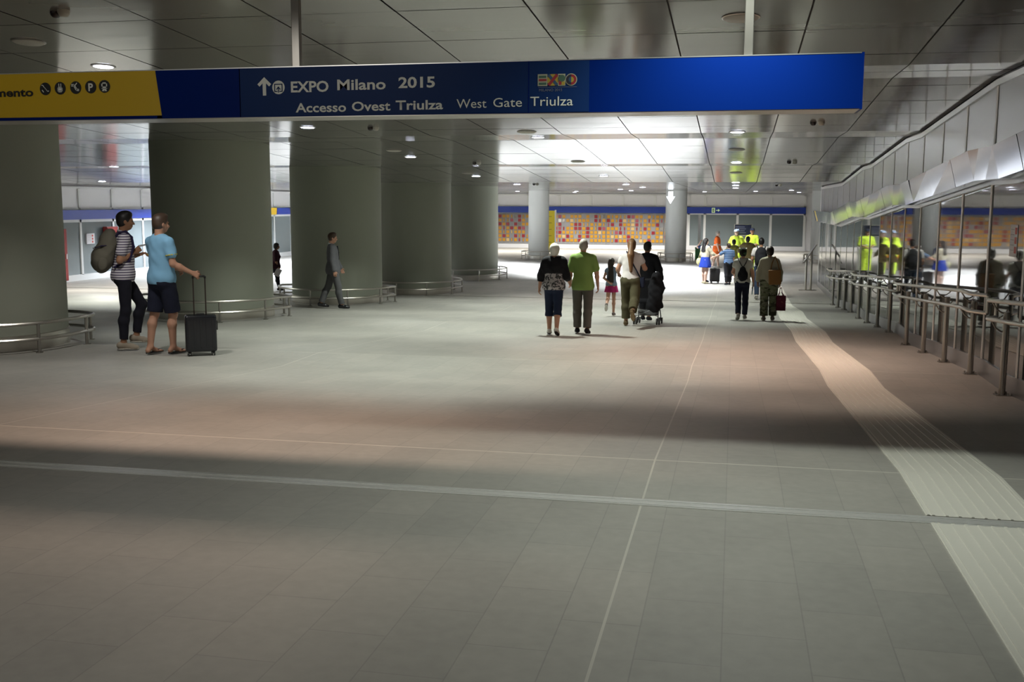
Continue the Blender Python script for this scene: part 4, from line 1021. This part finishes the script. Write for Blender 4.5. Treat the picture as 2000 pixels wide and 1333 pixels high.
# two young men at the left
P = person('person in striped polo shirt and dark jeans, wearing a rucksack and holding a phone', G(-8.06, 12.80), -54, 1.84, SKT, h=.010, girth=.95, lean=2,
       legs=((30, 42), (0, 6)), toes=(4, 0), arms={-1: ((-.06, -.02, -1), (.55, .8, .30)), 1: ((.14, -.20, -1), (-.50, .72, .42))}, head=(0, 5),
       top=('polo_shirt', striped('polo_stripes', (.62, .60, .64), (.09, .07, .13), .034, .42), .020, .85, .62, .018, cloth('polo_collar', (.50, .47, .50))),
       bottom=('trousers', cloth('jeans_dark', (.012, .012, .020)), .008, 1.90, .0), shoes=('low', cloth('suede_beige', (.33, .28, .22)), M_sole), hair=('short', hair_blk), hands_curl=45)
rucksack(P, 'olive grey rucksack with navy straps on the back of the striped polo man', cloth('rucksack_olive', (.13, .12, .095)), .32, .52, .21, 1.225, cloth('strap_navy', (.02, .015, .05)), y0=-.105, droop=-10)
rt = held_root(P, 'phone', 'small white phone in the hands of the striped polo man', 'phone')
hp = P['A'][1][2]+P['A'][1][3]*.13+V(-.01, .02, .028)
MB().box(-.035, .035, -.06, .06, -.005, .005, T=Matrix.Translation(Vector(hp*P['s'])) @ Euler((R(12), R(10), R(10))).to_matrix().to_4x4()).build('phone_body', mat('phone_white', (.6, .6, .62), .2), rt, bevel=.002)

P = person('person in light blue t-shirt with yellow cuffs, navy shorts and flip-flops, pulling a suitcase', G(-7.33, 12.52), -22, 1.82, SK, h=.010, girth=.98, lean=-1,
       legs=((-8, 4), (10, 12)), toes=(0, 0), arms={-1: ((-.08, .25, -1), (.5, .75, -.35)), 1: ((.16, .04, -1), (.58, .66, -.46))}, head=(-12, 6),
       top=('t_shirt', cloth('shirt_sky', (.21, .43, .64)), .022, .87, .55, .022), bottom=('trousers', cloth('shorts_navy', (.012, .014, .03)), .018, .93, .02),
       shoes=('flip', M_rubber, None), hair=('short', mat('hair_mid_brown', (.060, .036, .024), .5)), hands_curl=75)
S = SDF()
for sd in (-1, 1):
    sh, el = P['A'][sd][:2]; e = sh+(el-sh)*.60; dn = unit(el-sh); u = unit(np.cross(dn, V(0, 1, .1))); v_ = np.cross(dn, u)
    ring = [e+(u*math.cos(a)+v_*math.sin(a))*.067 for a in np.linspace(0, 2*math.pi, 13)]; strap_line(S, ring, .008)
sdf_obj('yellow_cuffs', S, mat('cuff_yellow', (.60, .52, .05), .7), P['root'], .008, P['s'])
hw = world_of(P, P['A'][1][2]+P['A'][1][3]*.085+P['A'][1][4]*.03)
def trolley(loc, rz, W, H, D, hz, label, m, handle=True):
    root = empty('suitcase', loc, R(rz), label, 'suitcase')
    b = MB().box(-W/2, W/2, -D/2, D/2, .055, H).build('shell', m, root, bevel=0)
    bm = bmesh.new(); bm.from_mesh(b.data); bmesh.ops.bevel(bm, geom=bm.edges[:], offset=.035, segments=4, profile=.6, affect='EDGES'); bm.to_mesh(b.data); bm.free()
    for p in b.data.polygons: p.use_smooth = True
    MB().box(-W/2-.002, W/2+.002, -.006, .006, .09, H-.035).build('zip_seam', M_black, root, bevel=.002)
    for k in range(5): MB().box(-W*.38+k*W*.19-.012, -W*.38+k*W*.19+.012, -D/2-.004, -D/2+.004, .11, H-.06).build('shell_rib', m, root, bevel=.003)
    MB().box(W/2-.002, W/2+.016, -.03, .03, H*.62, H*.62+.12).build('side_handle', M_black, root, bevel=.005)
    for sx in (-1, 1):
        for sy in (-1, 1):
            mb = MB(); c = Vector((sx*(W/2-.05), sy*(D/2-.035), .027))
            mb.tube([c+Vector((-.022, 0, 0)), c+Vector((-.008, 0, 0))], .027, 16); mb.tube([c+Vector((.008, 0, 0)), c+Vector((.022, 0, 0))], .027, 16)
            mb.box(c.x-.014, c.x+.014, c.y-.014, c.y+.014, .03, .062); mb.build('wheel', M_rubber, root, smooth=True)
            MB().tube([c+Vector((-.024, 0, 0)), c+Vector((.024, 0, 0))], .011, 12).build('wheel_hub', M_alu, root, smooth=True)
    if handle:
        for sx in (-1, 1): MB().tube([(sx*W*.19, D*.3, H-.02), (sx*W*.19, D*.3, hz-.015)], .009, 10).build('handle_tube', mat('tube_bronze', (.08, .06, .055), .3, metal=.8), root, smooth=True)
        MB().tube([(-W*.19, D*.3, hz-.03), (-W*.19, D*.3, hz-.008), (-W*.16, D*.3, hz), (W*.16, D*.3, hz), (W*.19, D*.3, hz-.008), (W*.19, D*.3, hz-.03)], .014, 10).build('pull_handle', M_black, root, smooth=True)
    MB().box(-.05, .05, -.02, .02, H-.005, H+.018).build('top_handle', M_black, root, bevel=.006)
zf = fz(hw.y-.1)
trolley((hw.x+.02+.21*.3*.5, hw.y-.06, zf), 30, .395, .535, .22, hw.z-zf, 'black hard-shell suitcase with raised handle beside the man in light blue', mat('suitcase_black', (.012, .013, .017), .22))

# man in a grey suit
P = person('person in grey suit with white collar striding past the third dark column', G(-9.30, 23.55), -66, 1.80, SK, h=.011, lean=-3, girth=1.0,
       legs=((-16, 8), (14, 4)), toes=(4, -2), arms={-1: ((-.1, .28, -1), (0, .45, -1)), 1: ((.12, -.06, -1), (.05, .12, -1))}, head=(0, 8),
       top=('jacket', cloth('suit_grey', (.115, .115, .125)), .024, .80, 1.93, .014, cloth('shirt_white', (.55, .58, .60))), bottom=('trousers', cloth('suit_trousers', (.105, .105, .11)), .016, 1.96, .008),
       shoes=('low', mat('leather_black', (.012, .012, .015), .3), None), hair=('short', hair_brn))
rt = P['root']; S = SDF(); T = P['T']; strap_line(S, [T(0, .125, 1.42), T(0, .14, 1.28), T(0, .135, 1.12)], .018); sdf_obj('tie', S, cloth('tie_dark', (.02, .02, .03)), rt, .01, P['s'])

# woman striding in the gap between two dark columns
P = person('person in dark plum top and black leggings striding between two dark columns with a paper', G(-14.50, 31.64), -66, 1.53, SKT, h=.012, girth=1.22, sex='f', lean=6,
       legs=((-30, 22), (12, 4)), toes=(38, -2), arms={-1: ((-.1, -.35, -1), (0, .3, -1)), 1: ((.12, .10, -1), (0, .35, -1))}, head=(0, 6),
       top=('blouse', cloth('plum', (.035, .012, .020)), .022, .80, .95, .045), bottom=('trousers', cloth('leggings_black', (.008, .009, .014)), .004, 1.93, -.004),
       shoes=('low', BLK, None), hair=('bob', hair_blk))
rt = held_root(P, 'paper', 'folded white paper in the hand of the person in the plum top', 'paper'); hp = P['A'][1][2]+P['A'][1][3]*.13
MB().box(-.006, .006, -.09, .09, -.13, .12, T=Matrix.Translation(Vector((hp+V(.02, -.02, -.08))*P['s'])) @ Euler((R(-28), 0, 0)).to_matrix().to_4x4()).build('sheet', M_paper, rt)

# the older couple
P = person('person with short white hair, black shawl, patterned blouse and navy capri trousers', G(-3.02, 17.86), 3, 1.54, SK, h=.010, girth=1.08, sex='f', lean=3,
       legs=((4, 4), (-10, 14)), toes=(0, 22), arms={-1: ((-.34, .02, -1), (-.14, .10, -1)), 1: ((.30, .0, -1), (.16, .75, -.55))}, head=(6, 0), spread=.085,
       top=('blouse', blotch('blouse_pattern', (.42, .40, .41), (.05, .05, .055), 26, .52),   .024, .85, 0, .030), bottom=('trousers', cloth('capri_navy', (.014, .022, .05)), .014, 1.36, .012),
       shoes=('low', mat('shoe_white', (.62, .60, .55), .6), M_rubber), hair=('bob', hair_wht, 0, 0, .026))
T, A, g = P['T'], P['A'], P['g']; S = SDF()
S.cone(T(-.11, 0, 1.40), T(.11, 0, 1.40), .105, .105, .06); S.ell(T(0, -.01, 1.28), (.215, .155, .20), .06, P['RT'])
for sd in (-1, 1):
    sh, el, wr = A[sd][:3]; S.cone(sh, sh+(el-sh)*.75, .092, .082, .06)
    S2 = SDF(); S2.cone(sh, el, .080, .076, .04); S2.cone(el, el+(wr-el)*.55, .076, .062, .04); S2.cone(el-V(sd*.03, 0, .02), el-V(sd*.05, 0, -.10), .05, .06, .05); S2.cut(el+(wr-el)*.50, wr-el); sdf_obj('shawl_sleeve', S2, BLK, P['root'], .010, P['s'], wob=.004)
S.cut(T(0, 0, 1.155), V(0, 0, -1)); S.ell(T(0, .02, 1.53), (.06, .06, .075), .01, neg=True)
sdf_obj('shawl', S, BLK, P['root'], .010, P['s'], wob=.005)

P = person('person with grey hair in lime green polo shirt and grey trousers', G(-2.56, 18.18), 3, 1.63, SK, h=.010, girth=1.03, lean=1,
       legs=((6, 4), (-9, 6)), toes=(0, 8), arms={-1: ((-.22, .05, -1), (-.05, .8, -.75)), 1: ((.27, .0, -1), (.10, .12, -1))}, head=(0, 0), spread=.10,
       top=('polo_shirt', cloth('polo_green', (.20, .31, .085)), .026, .80, .72, .012), bottom=('trousers', cloth('trousers_grey', (.105, .098, .088)), .018, 1.95, .012),
       shoes=('low', BLK, None), hair=('short', mat('hair_salt', (.33, .30, .26), .6)))

# girl, mother with pushchair, companion
P = person('child with long brown hair, blue-grey top and magenta skirt walking ahead of the pushchair', G(-2.66, 23.45), 0, 1.27, SK, h=.010, girth=.92, sex='f',
       legs=((-22, 45), (3, 4)), toes=(55, 0), arms={-1: ((-.30, -.12, -1), (.75, -.65, -.5)), 1: ((.55, .15, -.9), (.35, .6, -.75))}, head=(-35, 0), spread=.075,
       top=('t_shirt', cloth('top_bluegrey', (.17, .21, .27)), .012, .90, .2, .012), bottom=('skirt', cloth('skirt_magenta', (.40, .02, .12)), .012, .70, .24),
       shoes=('low', cloth('shoe_greybrown', (.16, .13, .12)), M_sole), hair=('long', hair_dkb, .62, .045))
P8 = P = person('person with long light brown ponytail, white t-shirt and olive trousers, walking behind the pushchair', G(-1.86, 19.60), 0, 1.61, SK, h=.010, girth=1.08, sex='f', lean=3,
       legs=((12, 10), (-24, 40)), toes=(0, 55), arms={-1: ((-.42, .25, -1), (-.10, .9, -.4)), 1: ((.45, .30, -1), (-.05, .95, .02))}, head=(4, 0), spread=.095,
       top=('t_shirt', cloth('tee_white', (.60, .56, .55)), .018, .93, .42, .012), bottom=('trousers', cloth('trousers_olive', (.070, .062, .032)), .026, 1.88, .014),
       shoes=('high', cloth('shoe_brown', (.10, .07, .035)), cloth('sole_tan', (.22, .16, .09))), hair=('tail', hair_lbr, .50))
rt = held_root(P, 'crossbody_bag', 'dark bag and strap worn across the back of the ponytailed person', 'bag'); T = P['T']
S = SDF(); strap_line(S, [T(-.09, -.04, 1.49), T(-.05, -.115, 1.42), T(.05, -.150, 1.24), T(.14, -.135, 1.08), T(.19, -.08, .98)], .015); strap_line(S, [T(-.09, -.04, 1.49), T(-.09, .08, 1.42), T(0, .17, 1.25), T(.16, .13, 1.05), T(.20, .0, .96)], .013)
sdf_obj('strap', S, NAVY, rt, .009, P['s']); S = SDF(); S.box(T(.235, .02, .88), (.03, .11, .09), .015); sdf_obj('bag_body', S, NAVY, rt, .012, P['s'])
P = person('person with short dark hair in black, mostly hidden in front of the ponytailed person', G(-1.72, 21.6), -6, 1.60, SKT, h=.014, girth=1.0,
       legs=((8, 6), (-10, 8)), arms={1: ((.35, .1, -1), (.15, .3, -1))}, head=(-20, 0), top=('jacket', BLK, .03, .82, 1.9, .01), bottom=('trousers', BLK, .016, 1.94, .008), shoes=('low', BLK, None), hair=('short', hair_blk))
def pushchair():
    x, d = -1.60, 20.55; z = fz(d)
    root = empty('pushchair', (x, d, z), R(-2), 'folding pushchair with small dark wheels and grey basket', 'pushchair'); sl = (fz(d+.3)-fz(d-.3))/.6; root.rotation_euler = (math.atan(sl), 0, R(-2))
    mg = mat('frame_grey', (.20, .20, .21), .35, metal=.7); wx, wy = .22, .26
    for sx in (-1, 1):
        for sy in (-1, 1):
            r_ = .062
            for o in (-.022, .022):
                c = Vector((sx*wx+o, sy*wy, r_)); MB().tube([c+Vector((-.012, 0, 0)), c+Vector((.012, 0, 0))], r_, 20).build('wheel', M_rubber, root, smooth=True)
            MB().tube([(sx*wx, sy*wy, r_), (sx*wx, sy*wy, .15)], .012, 8).build('caster', mg, root, smooth=True)
        MB().tube([(sx*wx, wy, .14), (sx*.20, .10, .38), (sx*.19, -.18, .72), (sx*.20, -.34, 1.0), (sx*.20, -.42, 1.02)], .012, 8).build('push_bar', mg, root, smooth=True)
        MB().tube([(sx*wx, -wy, .14), (sx*.20, .0, .46), (sx*.19, .20, .60)], .011, 8).build('rear_strut', mg, root, smooth=True)
    MB().tube([(-wx, -wy, .16), (wx, -wy+.0, .34)], .008, 8).build('cross_strut', mg, root); MB().tube([(wx, -wy, .16), (-wx, -wy, .34)], .008, 8).build('cross_strut', mg, root)
    MB().box(-.19, .19, -.20, .18, .17, .28).build('basket', mat('basket_grey', (.10, .10, .10), .8), root, bevel=.03)
    S = SDF(); S.box(V(0, .02, .45), (.16, .18, .02), .02); S.box(V(0, -.17, .66), (.16, .02, .22), .02, rot=rotm(18, 0, 0)); sdf_obj('seat', S, BLK, root, .015)
    j = empty('jacket', (x, d, z), R(-2), 'black jacket draped over the pushchair, hanging to the basket', 'jacket')
    S = SDF(); S.ell(V(.19, -.36, .93), (.10, .10, .12), .05); S.ell(V(.18, -.36, .70), (.15, .09, .26), .06); S.ell(V(.16, -.35, .44), (.15, .08, .18), .05); S.cone(V(.24, -.37, .50), V(.30, -.37, .38), .06, .03, .04); S.cone(V(.24, -.36, .85), V(.34, -.35, .74), .05, .03, .04)
    sdf_obj('jacket_cloth', S, BLK, j, .013, wob=.008)
pushchair()

# two women at the right, walking away
P = person('person in white t-shirt and navy trousers with a black drawstring bag on the back', G(.20, 23.1), 2, 1.53, SK, h=.011, girth=1.02, sex='f', lean=2,
       legs=((-14, 14), (8, 4)), toes=(26, 0), arms={-1: ((-.25, .25, -1), (.2, .8, -.2)), 1: ((.32, .05, -1), (.10, .12, -1))}, head=(0, 0), spread=.085,
       top=('t_shirt', cloth('tee_offwhite', (.50, .49, .45)), .020, .88, .40, .014), bottom=('trousers', cloth('trousers_navy', (.012, .014, .030)), .012, 1.95, .008),
       shoes=('low', cloth('sneaker_grey', (.35, .33, .30)), M_sole), hair=('bun', blotch('hair_green_streak', (.016, .014, .010), (.05, .11, .05), 12, .58)))
S = SDF(); Hd = P['Hd']; strap_line(S, [Hd(.085*math.cos(a), .02+.10*math.sin(a), .085+.02*math.cos(a*2)) for a in np.linspace(-.5, 3.6, 12)], .012); sdf_obj('hair_band', S, mat('band_white', (.55, .58, .52), .6), P['root'], .010, P['s'])
def drawbag(P, label):
    rt = held_root(P, 'drawstring_bag', label, 'backpack'); T = P['T']; S = SDF()
    S.ell(T(0, -.185, 1.07), (.125, .055, .15), .04, P['RT']); S.ell(T(0, -.175, 1.19), (.075, .04, .10), .04, P['RT']); sdf_obj('bag_body', S, BLK, rt, .010, P['s'], wob=.005)
    for sd in (-1, 1):
        S = SDF(); strap_line(S, [T(0, -.155, 1.26), T(sd*.07, -.125, 1.37), T(sd*.11, -.055, 1.475), T(sd*.12, .03, 1.485), T(sd*.135, .125, 1.36), T(sd*.15, .13, 1.2), T(sd*.175, .03, 1.05), T(sd*.11, -.14, .98)], .010); sdf_obj('cord', S, BLK, rt, .008, P['s'])
drawbag(P, 'black teardrop drawstring bag on the back of the person in the white t-shirt')
rt = held_root(P, 'umbrella', 'small pale blue folded item in the right hand of the drawstring bag wearer', 'umbrella'); hp = P['A'][1][2]+P['A'][1][3]*.10
MB().tube([Vector((hp+V(-.01, -.02, .10))*P['s']), Vector((hp+V(-.03, -.0, -.20))*P['s'])], [.018, .008], 8).build('folded_cloth', mat('pale_blue', (.25, .38, .46), .6), rt)
P = person('person with brown hair bun, beige striped shirt and camouflage trousers', G(.76, 22.95), 0, 1.56, SKT, h=.011, girth=1.04, sex='f', lean=2,
       legs=((-4, 2), (6, 4)), toes=(0, 0), arms={-1: ((-.30, .10, -1), (-.10, .12, -1)), 1: ((.28, -.02, -1), (.05, .05, -1))}, head=(0, 0), spread=.10,
       top=('shirt', cloth('shirt_beige', (.34, .31, .23)), .030, .84, 1.75, .012), bottom=('trousers', blotch('camouflage', (.14, .15, .085), (.055, .055, .032), 7, .5, (1, 1, 2.2), (.20, .19, .13)), .030, 1.94, .02),
       shoes=('low', cloth('shoe_taupe', (.20, .17, .14)), M_sole), hair=('bun', hair_dkb), hands_curl=70)
T = P['T']; rt = held_root(P, 'shoulder_bag', 'orange-brown shoulder bag on the back of the beige shirt wearer', 'bag')
S = SDF(); S.box(T(.12, -.20, 1.02), (.125, .035, .155), .02, rot=rotm(0, -3, 0)); sdf_obj('bag_body', S, mat('bag_orange_brown', (.22, .095, .018), .7), rt, .011, P['s'], wob=.002)
S = SDF(); strap_line(S, [T(.02, -.175, 1.20), T(.05, -.14, 1.36), T(.11, -.04, 1.50), T(.13, .10, 1.44)], .012); strap_line(S, [T(.22, -.175, 1.20), T(.17, -.13, 1.38), T(.12, -.04, 1.50)], .012); sdf_obj('strap', S, mat('bag_orange_brown'), rt, .009, P['s'])
rt = held_root(P, 'tote_bag', 'maroon patterned tote bag hanging from the right hand of the camouflage trousers wearer', 'bag'); hp = P['A'][1][2]+P['A'][1][3]*.11+V(.02, 0, -.02); s = P['s']
m_t = blotch('tote_maroon', (.095, .012, .028), (.16, .05, .05), 9, .58)
S = SDF(); S.box(hp+V(.015, 0, -.36), (.10, .05, .17), .012); S.cone(hp+V(-.06, 0, -.20), hp+V(-.02, 0, -.10), .02, .012, .02); S.cone(hp+V(.08, 0, -.20), hp+V(.03, 0, -.10), .02, .012, .02); S.cut(hp+V(.015, 0, -.535), V(0, 0, -1)); sdf_obj('bag_body', S, m_t, rt, .010, s, wob=.004)
S = SDF(); strap_line(S, [hp+V(-.03, 0, -.12), hp+V(-.012, 0, -.0), hp+V(.0, 0, .008), hp+V(.02, 0, 0), hp+V(.04, 0, -.12)], .009); sdf_obj('handle', S, m_t, rt, .008, s)

# man with black rucksack
P = person('person with short dark hair and jeans wearing a black rucksack over a white t-shirt', G(.80, 32.2), 0, 1.80, SKT, h=.014, lean=0, legs=((-10, 10), (10, 6)), toes=(14, 0),
       arms={-1: ((-.25, .15, -1), (.1, .5, -1)), 1: ((.22, .05, -1), (.1, .3, -1))}, top=('t_shirt', cloth('tee_white'), .020, .88, .5, .012), bottom=('trousers', cloth('jeans_blue', (.025, .04, .075)), .014, 1.95, .006), shoes=('low', cloth('sneaker_grey'), M_sole), hair=('short', hair_blk))
rucksack(P, 'black rucksack on the back of the man in jeans right of the middle group', BLK, .34, .54, .22, 1.18, h=.014)

# group farther off
P = person('child in blue striped polo shirt and black trousers reaching out to the left', G(-.17, 37.6), 20, 1.44, SK, h=.014, girth=1.12, legs=((-6, 4), (6, 4)), arms={-1: ((-.8, .25, -.6), (-.8, .45, -.35)), 1: ((.15, .1, -1), (.05, .3, -1))}, head=(10, 0),
       top=('polo_shirt', striped('polo_blue_stripes', (.03, .08, .20), (.22, .30, .40), .060, .35), .020, .86, .65, .012), bottom=('trousers', BLK, .018, 1.94, .01), shoes=('low', BLK, None), hair=('short', hair_dkb))
P = person('person with long dark hair, cream cardigan and royal blue skirt', G(-.98, 37.9), -40, 1.58, SKP, h=.014, sex='f', legs=((2, 2), (-4, 4)), arms={-1: ((-.3, .2, -1), (-.1, .3, -1)), 1: ((.35, .5, -.9), (.2, .9, -.4))}, head=(-20, 0),
       top=('cardigan', cloth('cardigan_cream', (.52, .48, .36)), .024, 1.00, 1.6, .01), bottom=('skirt', cloth('skirt_royal', (.012, .035, .26)), .02, .62, .27), shoes=('low', cloth('pumps_beige', (.5, .45, .3)), None), hair=('long', hair_blk, .36, .06))
rt = held_root(P, 'handbag', 'pale yellow handbag at the hip of the cream cardigan wearer', 'bag'); T = P['T']
S = SDF(); S.ell(T(-.28, -.02, .84), (.13, .11, .15), .04); sdf_obj('bag_body', S, mat('bag_pale_yellow', (.45, .42, .20), .6), rt, .016, P['s']); S = SDF(); strap_line(S, [T(-.30, .06, .94), T(-.20, .06, 1.2), T(-.13, .03, 1.49), T(-.20, -.08, 1.2), T(-.28, -.08, .94)], .012); sdf_obj('strap', S, mat('bag_pale_yellow'), rt, .012, P['s'])
P = person('person with light brown hair behind the cream cardigan wearer, hand raised to the head', G(-.98, 38.7), -30, 1.56, SKP, h=.016, sex='f', legs=((3, 2), (-4, 4)), arms={-1: ((-.9, .2, -.1), (.5, .1, .9)), 1: ((.2, .1, -1), (.1, .5, -1))},
       top=('blouse', cloth('blouse_navy', (.02, .03, .09)), .022, .88, .6, .01), bottom=('skirt', cloth('skirt_royal'), .02, .62, .25), shoes=('low', BLK, None), hair=('bob', hair_lbr))
trolley((-.64, 38.45, fz(38.45)), 12, .34, .53, .2, 1.0, 'black upright trolley case between the blue skirt wearer and the child', mat('suitcase_cloth', (.014, .014, .016), .7), handle=False)
vis_o = cloth('hi_vis_orange', (.80, .15, .03)); vis_y = cloth('hi_vis_yellow', (.50, .66, .05))
def reflective(P, zs=(1.12, 1.02), inf=.034):
    S = SDF(); T, g = P['T'], P['g']
    for z in zs: S.ell(T(0, .0, z), (.156*g+inf, .116*g+inf, .19+inf), .02); 
    S.cut(T(0, 0, zs[0]), V(0, 0, 1)); S.cut(T(0, 0, zs[0]-.05), V(0, 0, -1)); sdf_obj('reflective_band', S, mat('reflective_grey', (.6, .62, .62), .3), P['root'], .014, P['s'])
P = person('person with grey hair in bright orange hi-vis shirt and shorts facing right', G(-.72, 47.3), -95, 1.60, SKP, h=.016, girth=1.15, legs=((6, 2), (-10, 4)), arms={-1: ((-.1, .25, -1), (0, .5, -1)), 1: ((.15, .1, -1), (0, .3, -1))},
       top=('polo_shirt', vis_o, .028, .74, .6, .02), bottom=('trousers', vis_o, .03, .80, .02), shoes=('low', cloth('sneaker_grey'), None), hair=('short', hair_gry)); reflective(P)
P = person('person in cap and bright yellow hi-vis jacket, hands on hips, facing the group', G(.10, 42.2), 160, 1.82, SKP, h=.016, girth=1.0, legs=((2, 2), (-2, 2)), arms={-1: ((-.42, -.1, -1), (.35, .4, -.7)), 1: ((.42, -.1, -1), (-.35, .4, -.7))},
       top=('jacket', vis_y, .032, 1.02, 1.0, .02), bottom=('trousers', vis_y, .024, 1.80, .01), shoes=('low', BLK, None), hair=('short', hair_blk)); reflective(P, (1.16,))
def cap(P, m):
    S = SDF(); Hd = P['Hd']; S.ell(Hd(0, -.005, .065), (.092, .108, .065), .02, P['RH']); S.box(Hd(0, .12, .045), (.055, .05, .004), .006, rot=P['RH']@rotm(-12, 0, 0)); S.cut(Hd(0, 0, .035), P['RH']@V(0, 0, -1)); sdf_obj('cap', S, m, P['root'], .012, P['s'])
cap(P, mat('cap_blue_grey', (.30, .38, .52), .7))
P = person('person in dark cap and navy and yellow hi-vis jacket standing behind the group', G(.72, 43.9), 175, 1.82, SKT, h=.016, girth=.98, legs=((2, 2), (-2, 2)), arms={-1: ((-.2, .1, -1), (.5, .6, -.2)), 1: ((.3, .1, -1), (-.5, .6, -.2))},
       top=('jacket', vis_y, .030, 1.02, .9, .02), bottom=('trousers', vis_y, .024, 1.90, .01), shoes=('low', BLK, None), hair=('short', hair_blk)); cap(P, NAVY); reflective(P, (1.16,))
P = person('person with dark hair in loose olive jacket, back turned, in the middle of the group', G(.50, 39.6), -10, 1.62, SKT, h=.016, sex='f', girth=1.2, legs=((4, 3), (-5, 4)), arms={-1: ((-.55, .2, -.8), (-.2, .8, .2)), 1: ((.55, .2, -.8), (.2, .6, -.4))},
       top=('jacket', cloth('jacket_olive', (.16, .13, .055)), .034, .80, 1.7, .03), bottom=('trousers', cloth('trousers_olive'), .02, 1.9, .01), shoes=('low', BLK, None), hair=('bob', hair_blk))
P = person('person with black hair and olive top half hidden behind the child in the striped polo', G(.0, 39.9), -5, 1.50, SK, h=.016, sex='f', girth=1.0, legs=((6, 4), (-8, 8)), arms={-1: ((-.7, .1, -.7), (.3, .2, .9)), 1: ((.7, .1, -.7), (-.3, .2, .9))},
       top=('shirt', cloth('top_olive', (.22, .22, .05)), .026, .84, 1.3, .02), bottom=('trousers', cloth('trousers_khaki', (.20, .16, .09)), .02, .9, .01), shoes=('low', BLK, None), hair=('bob', hair_blk))
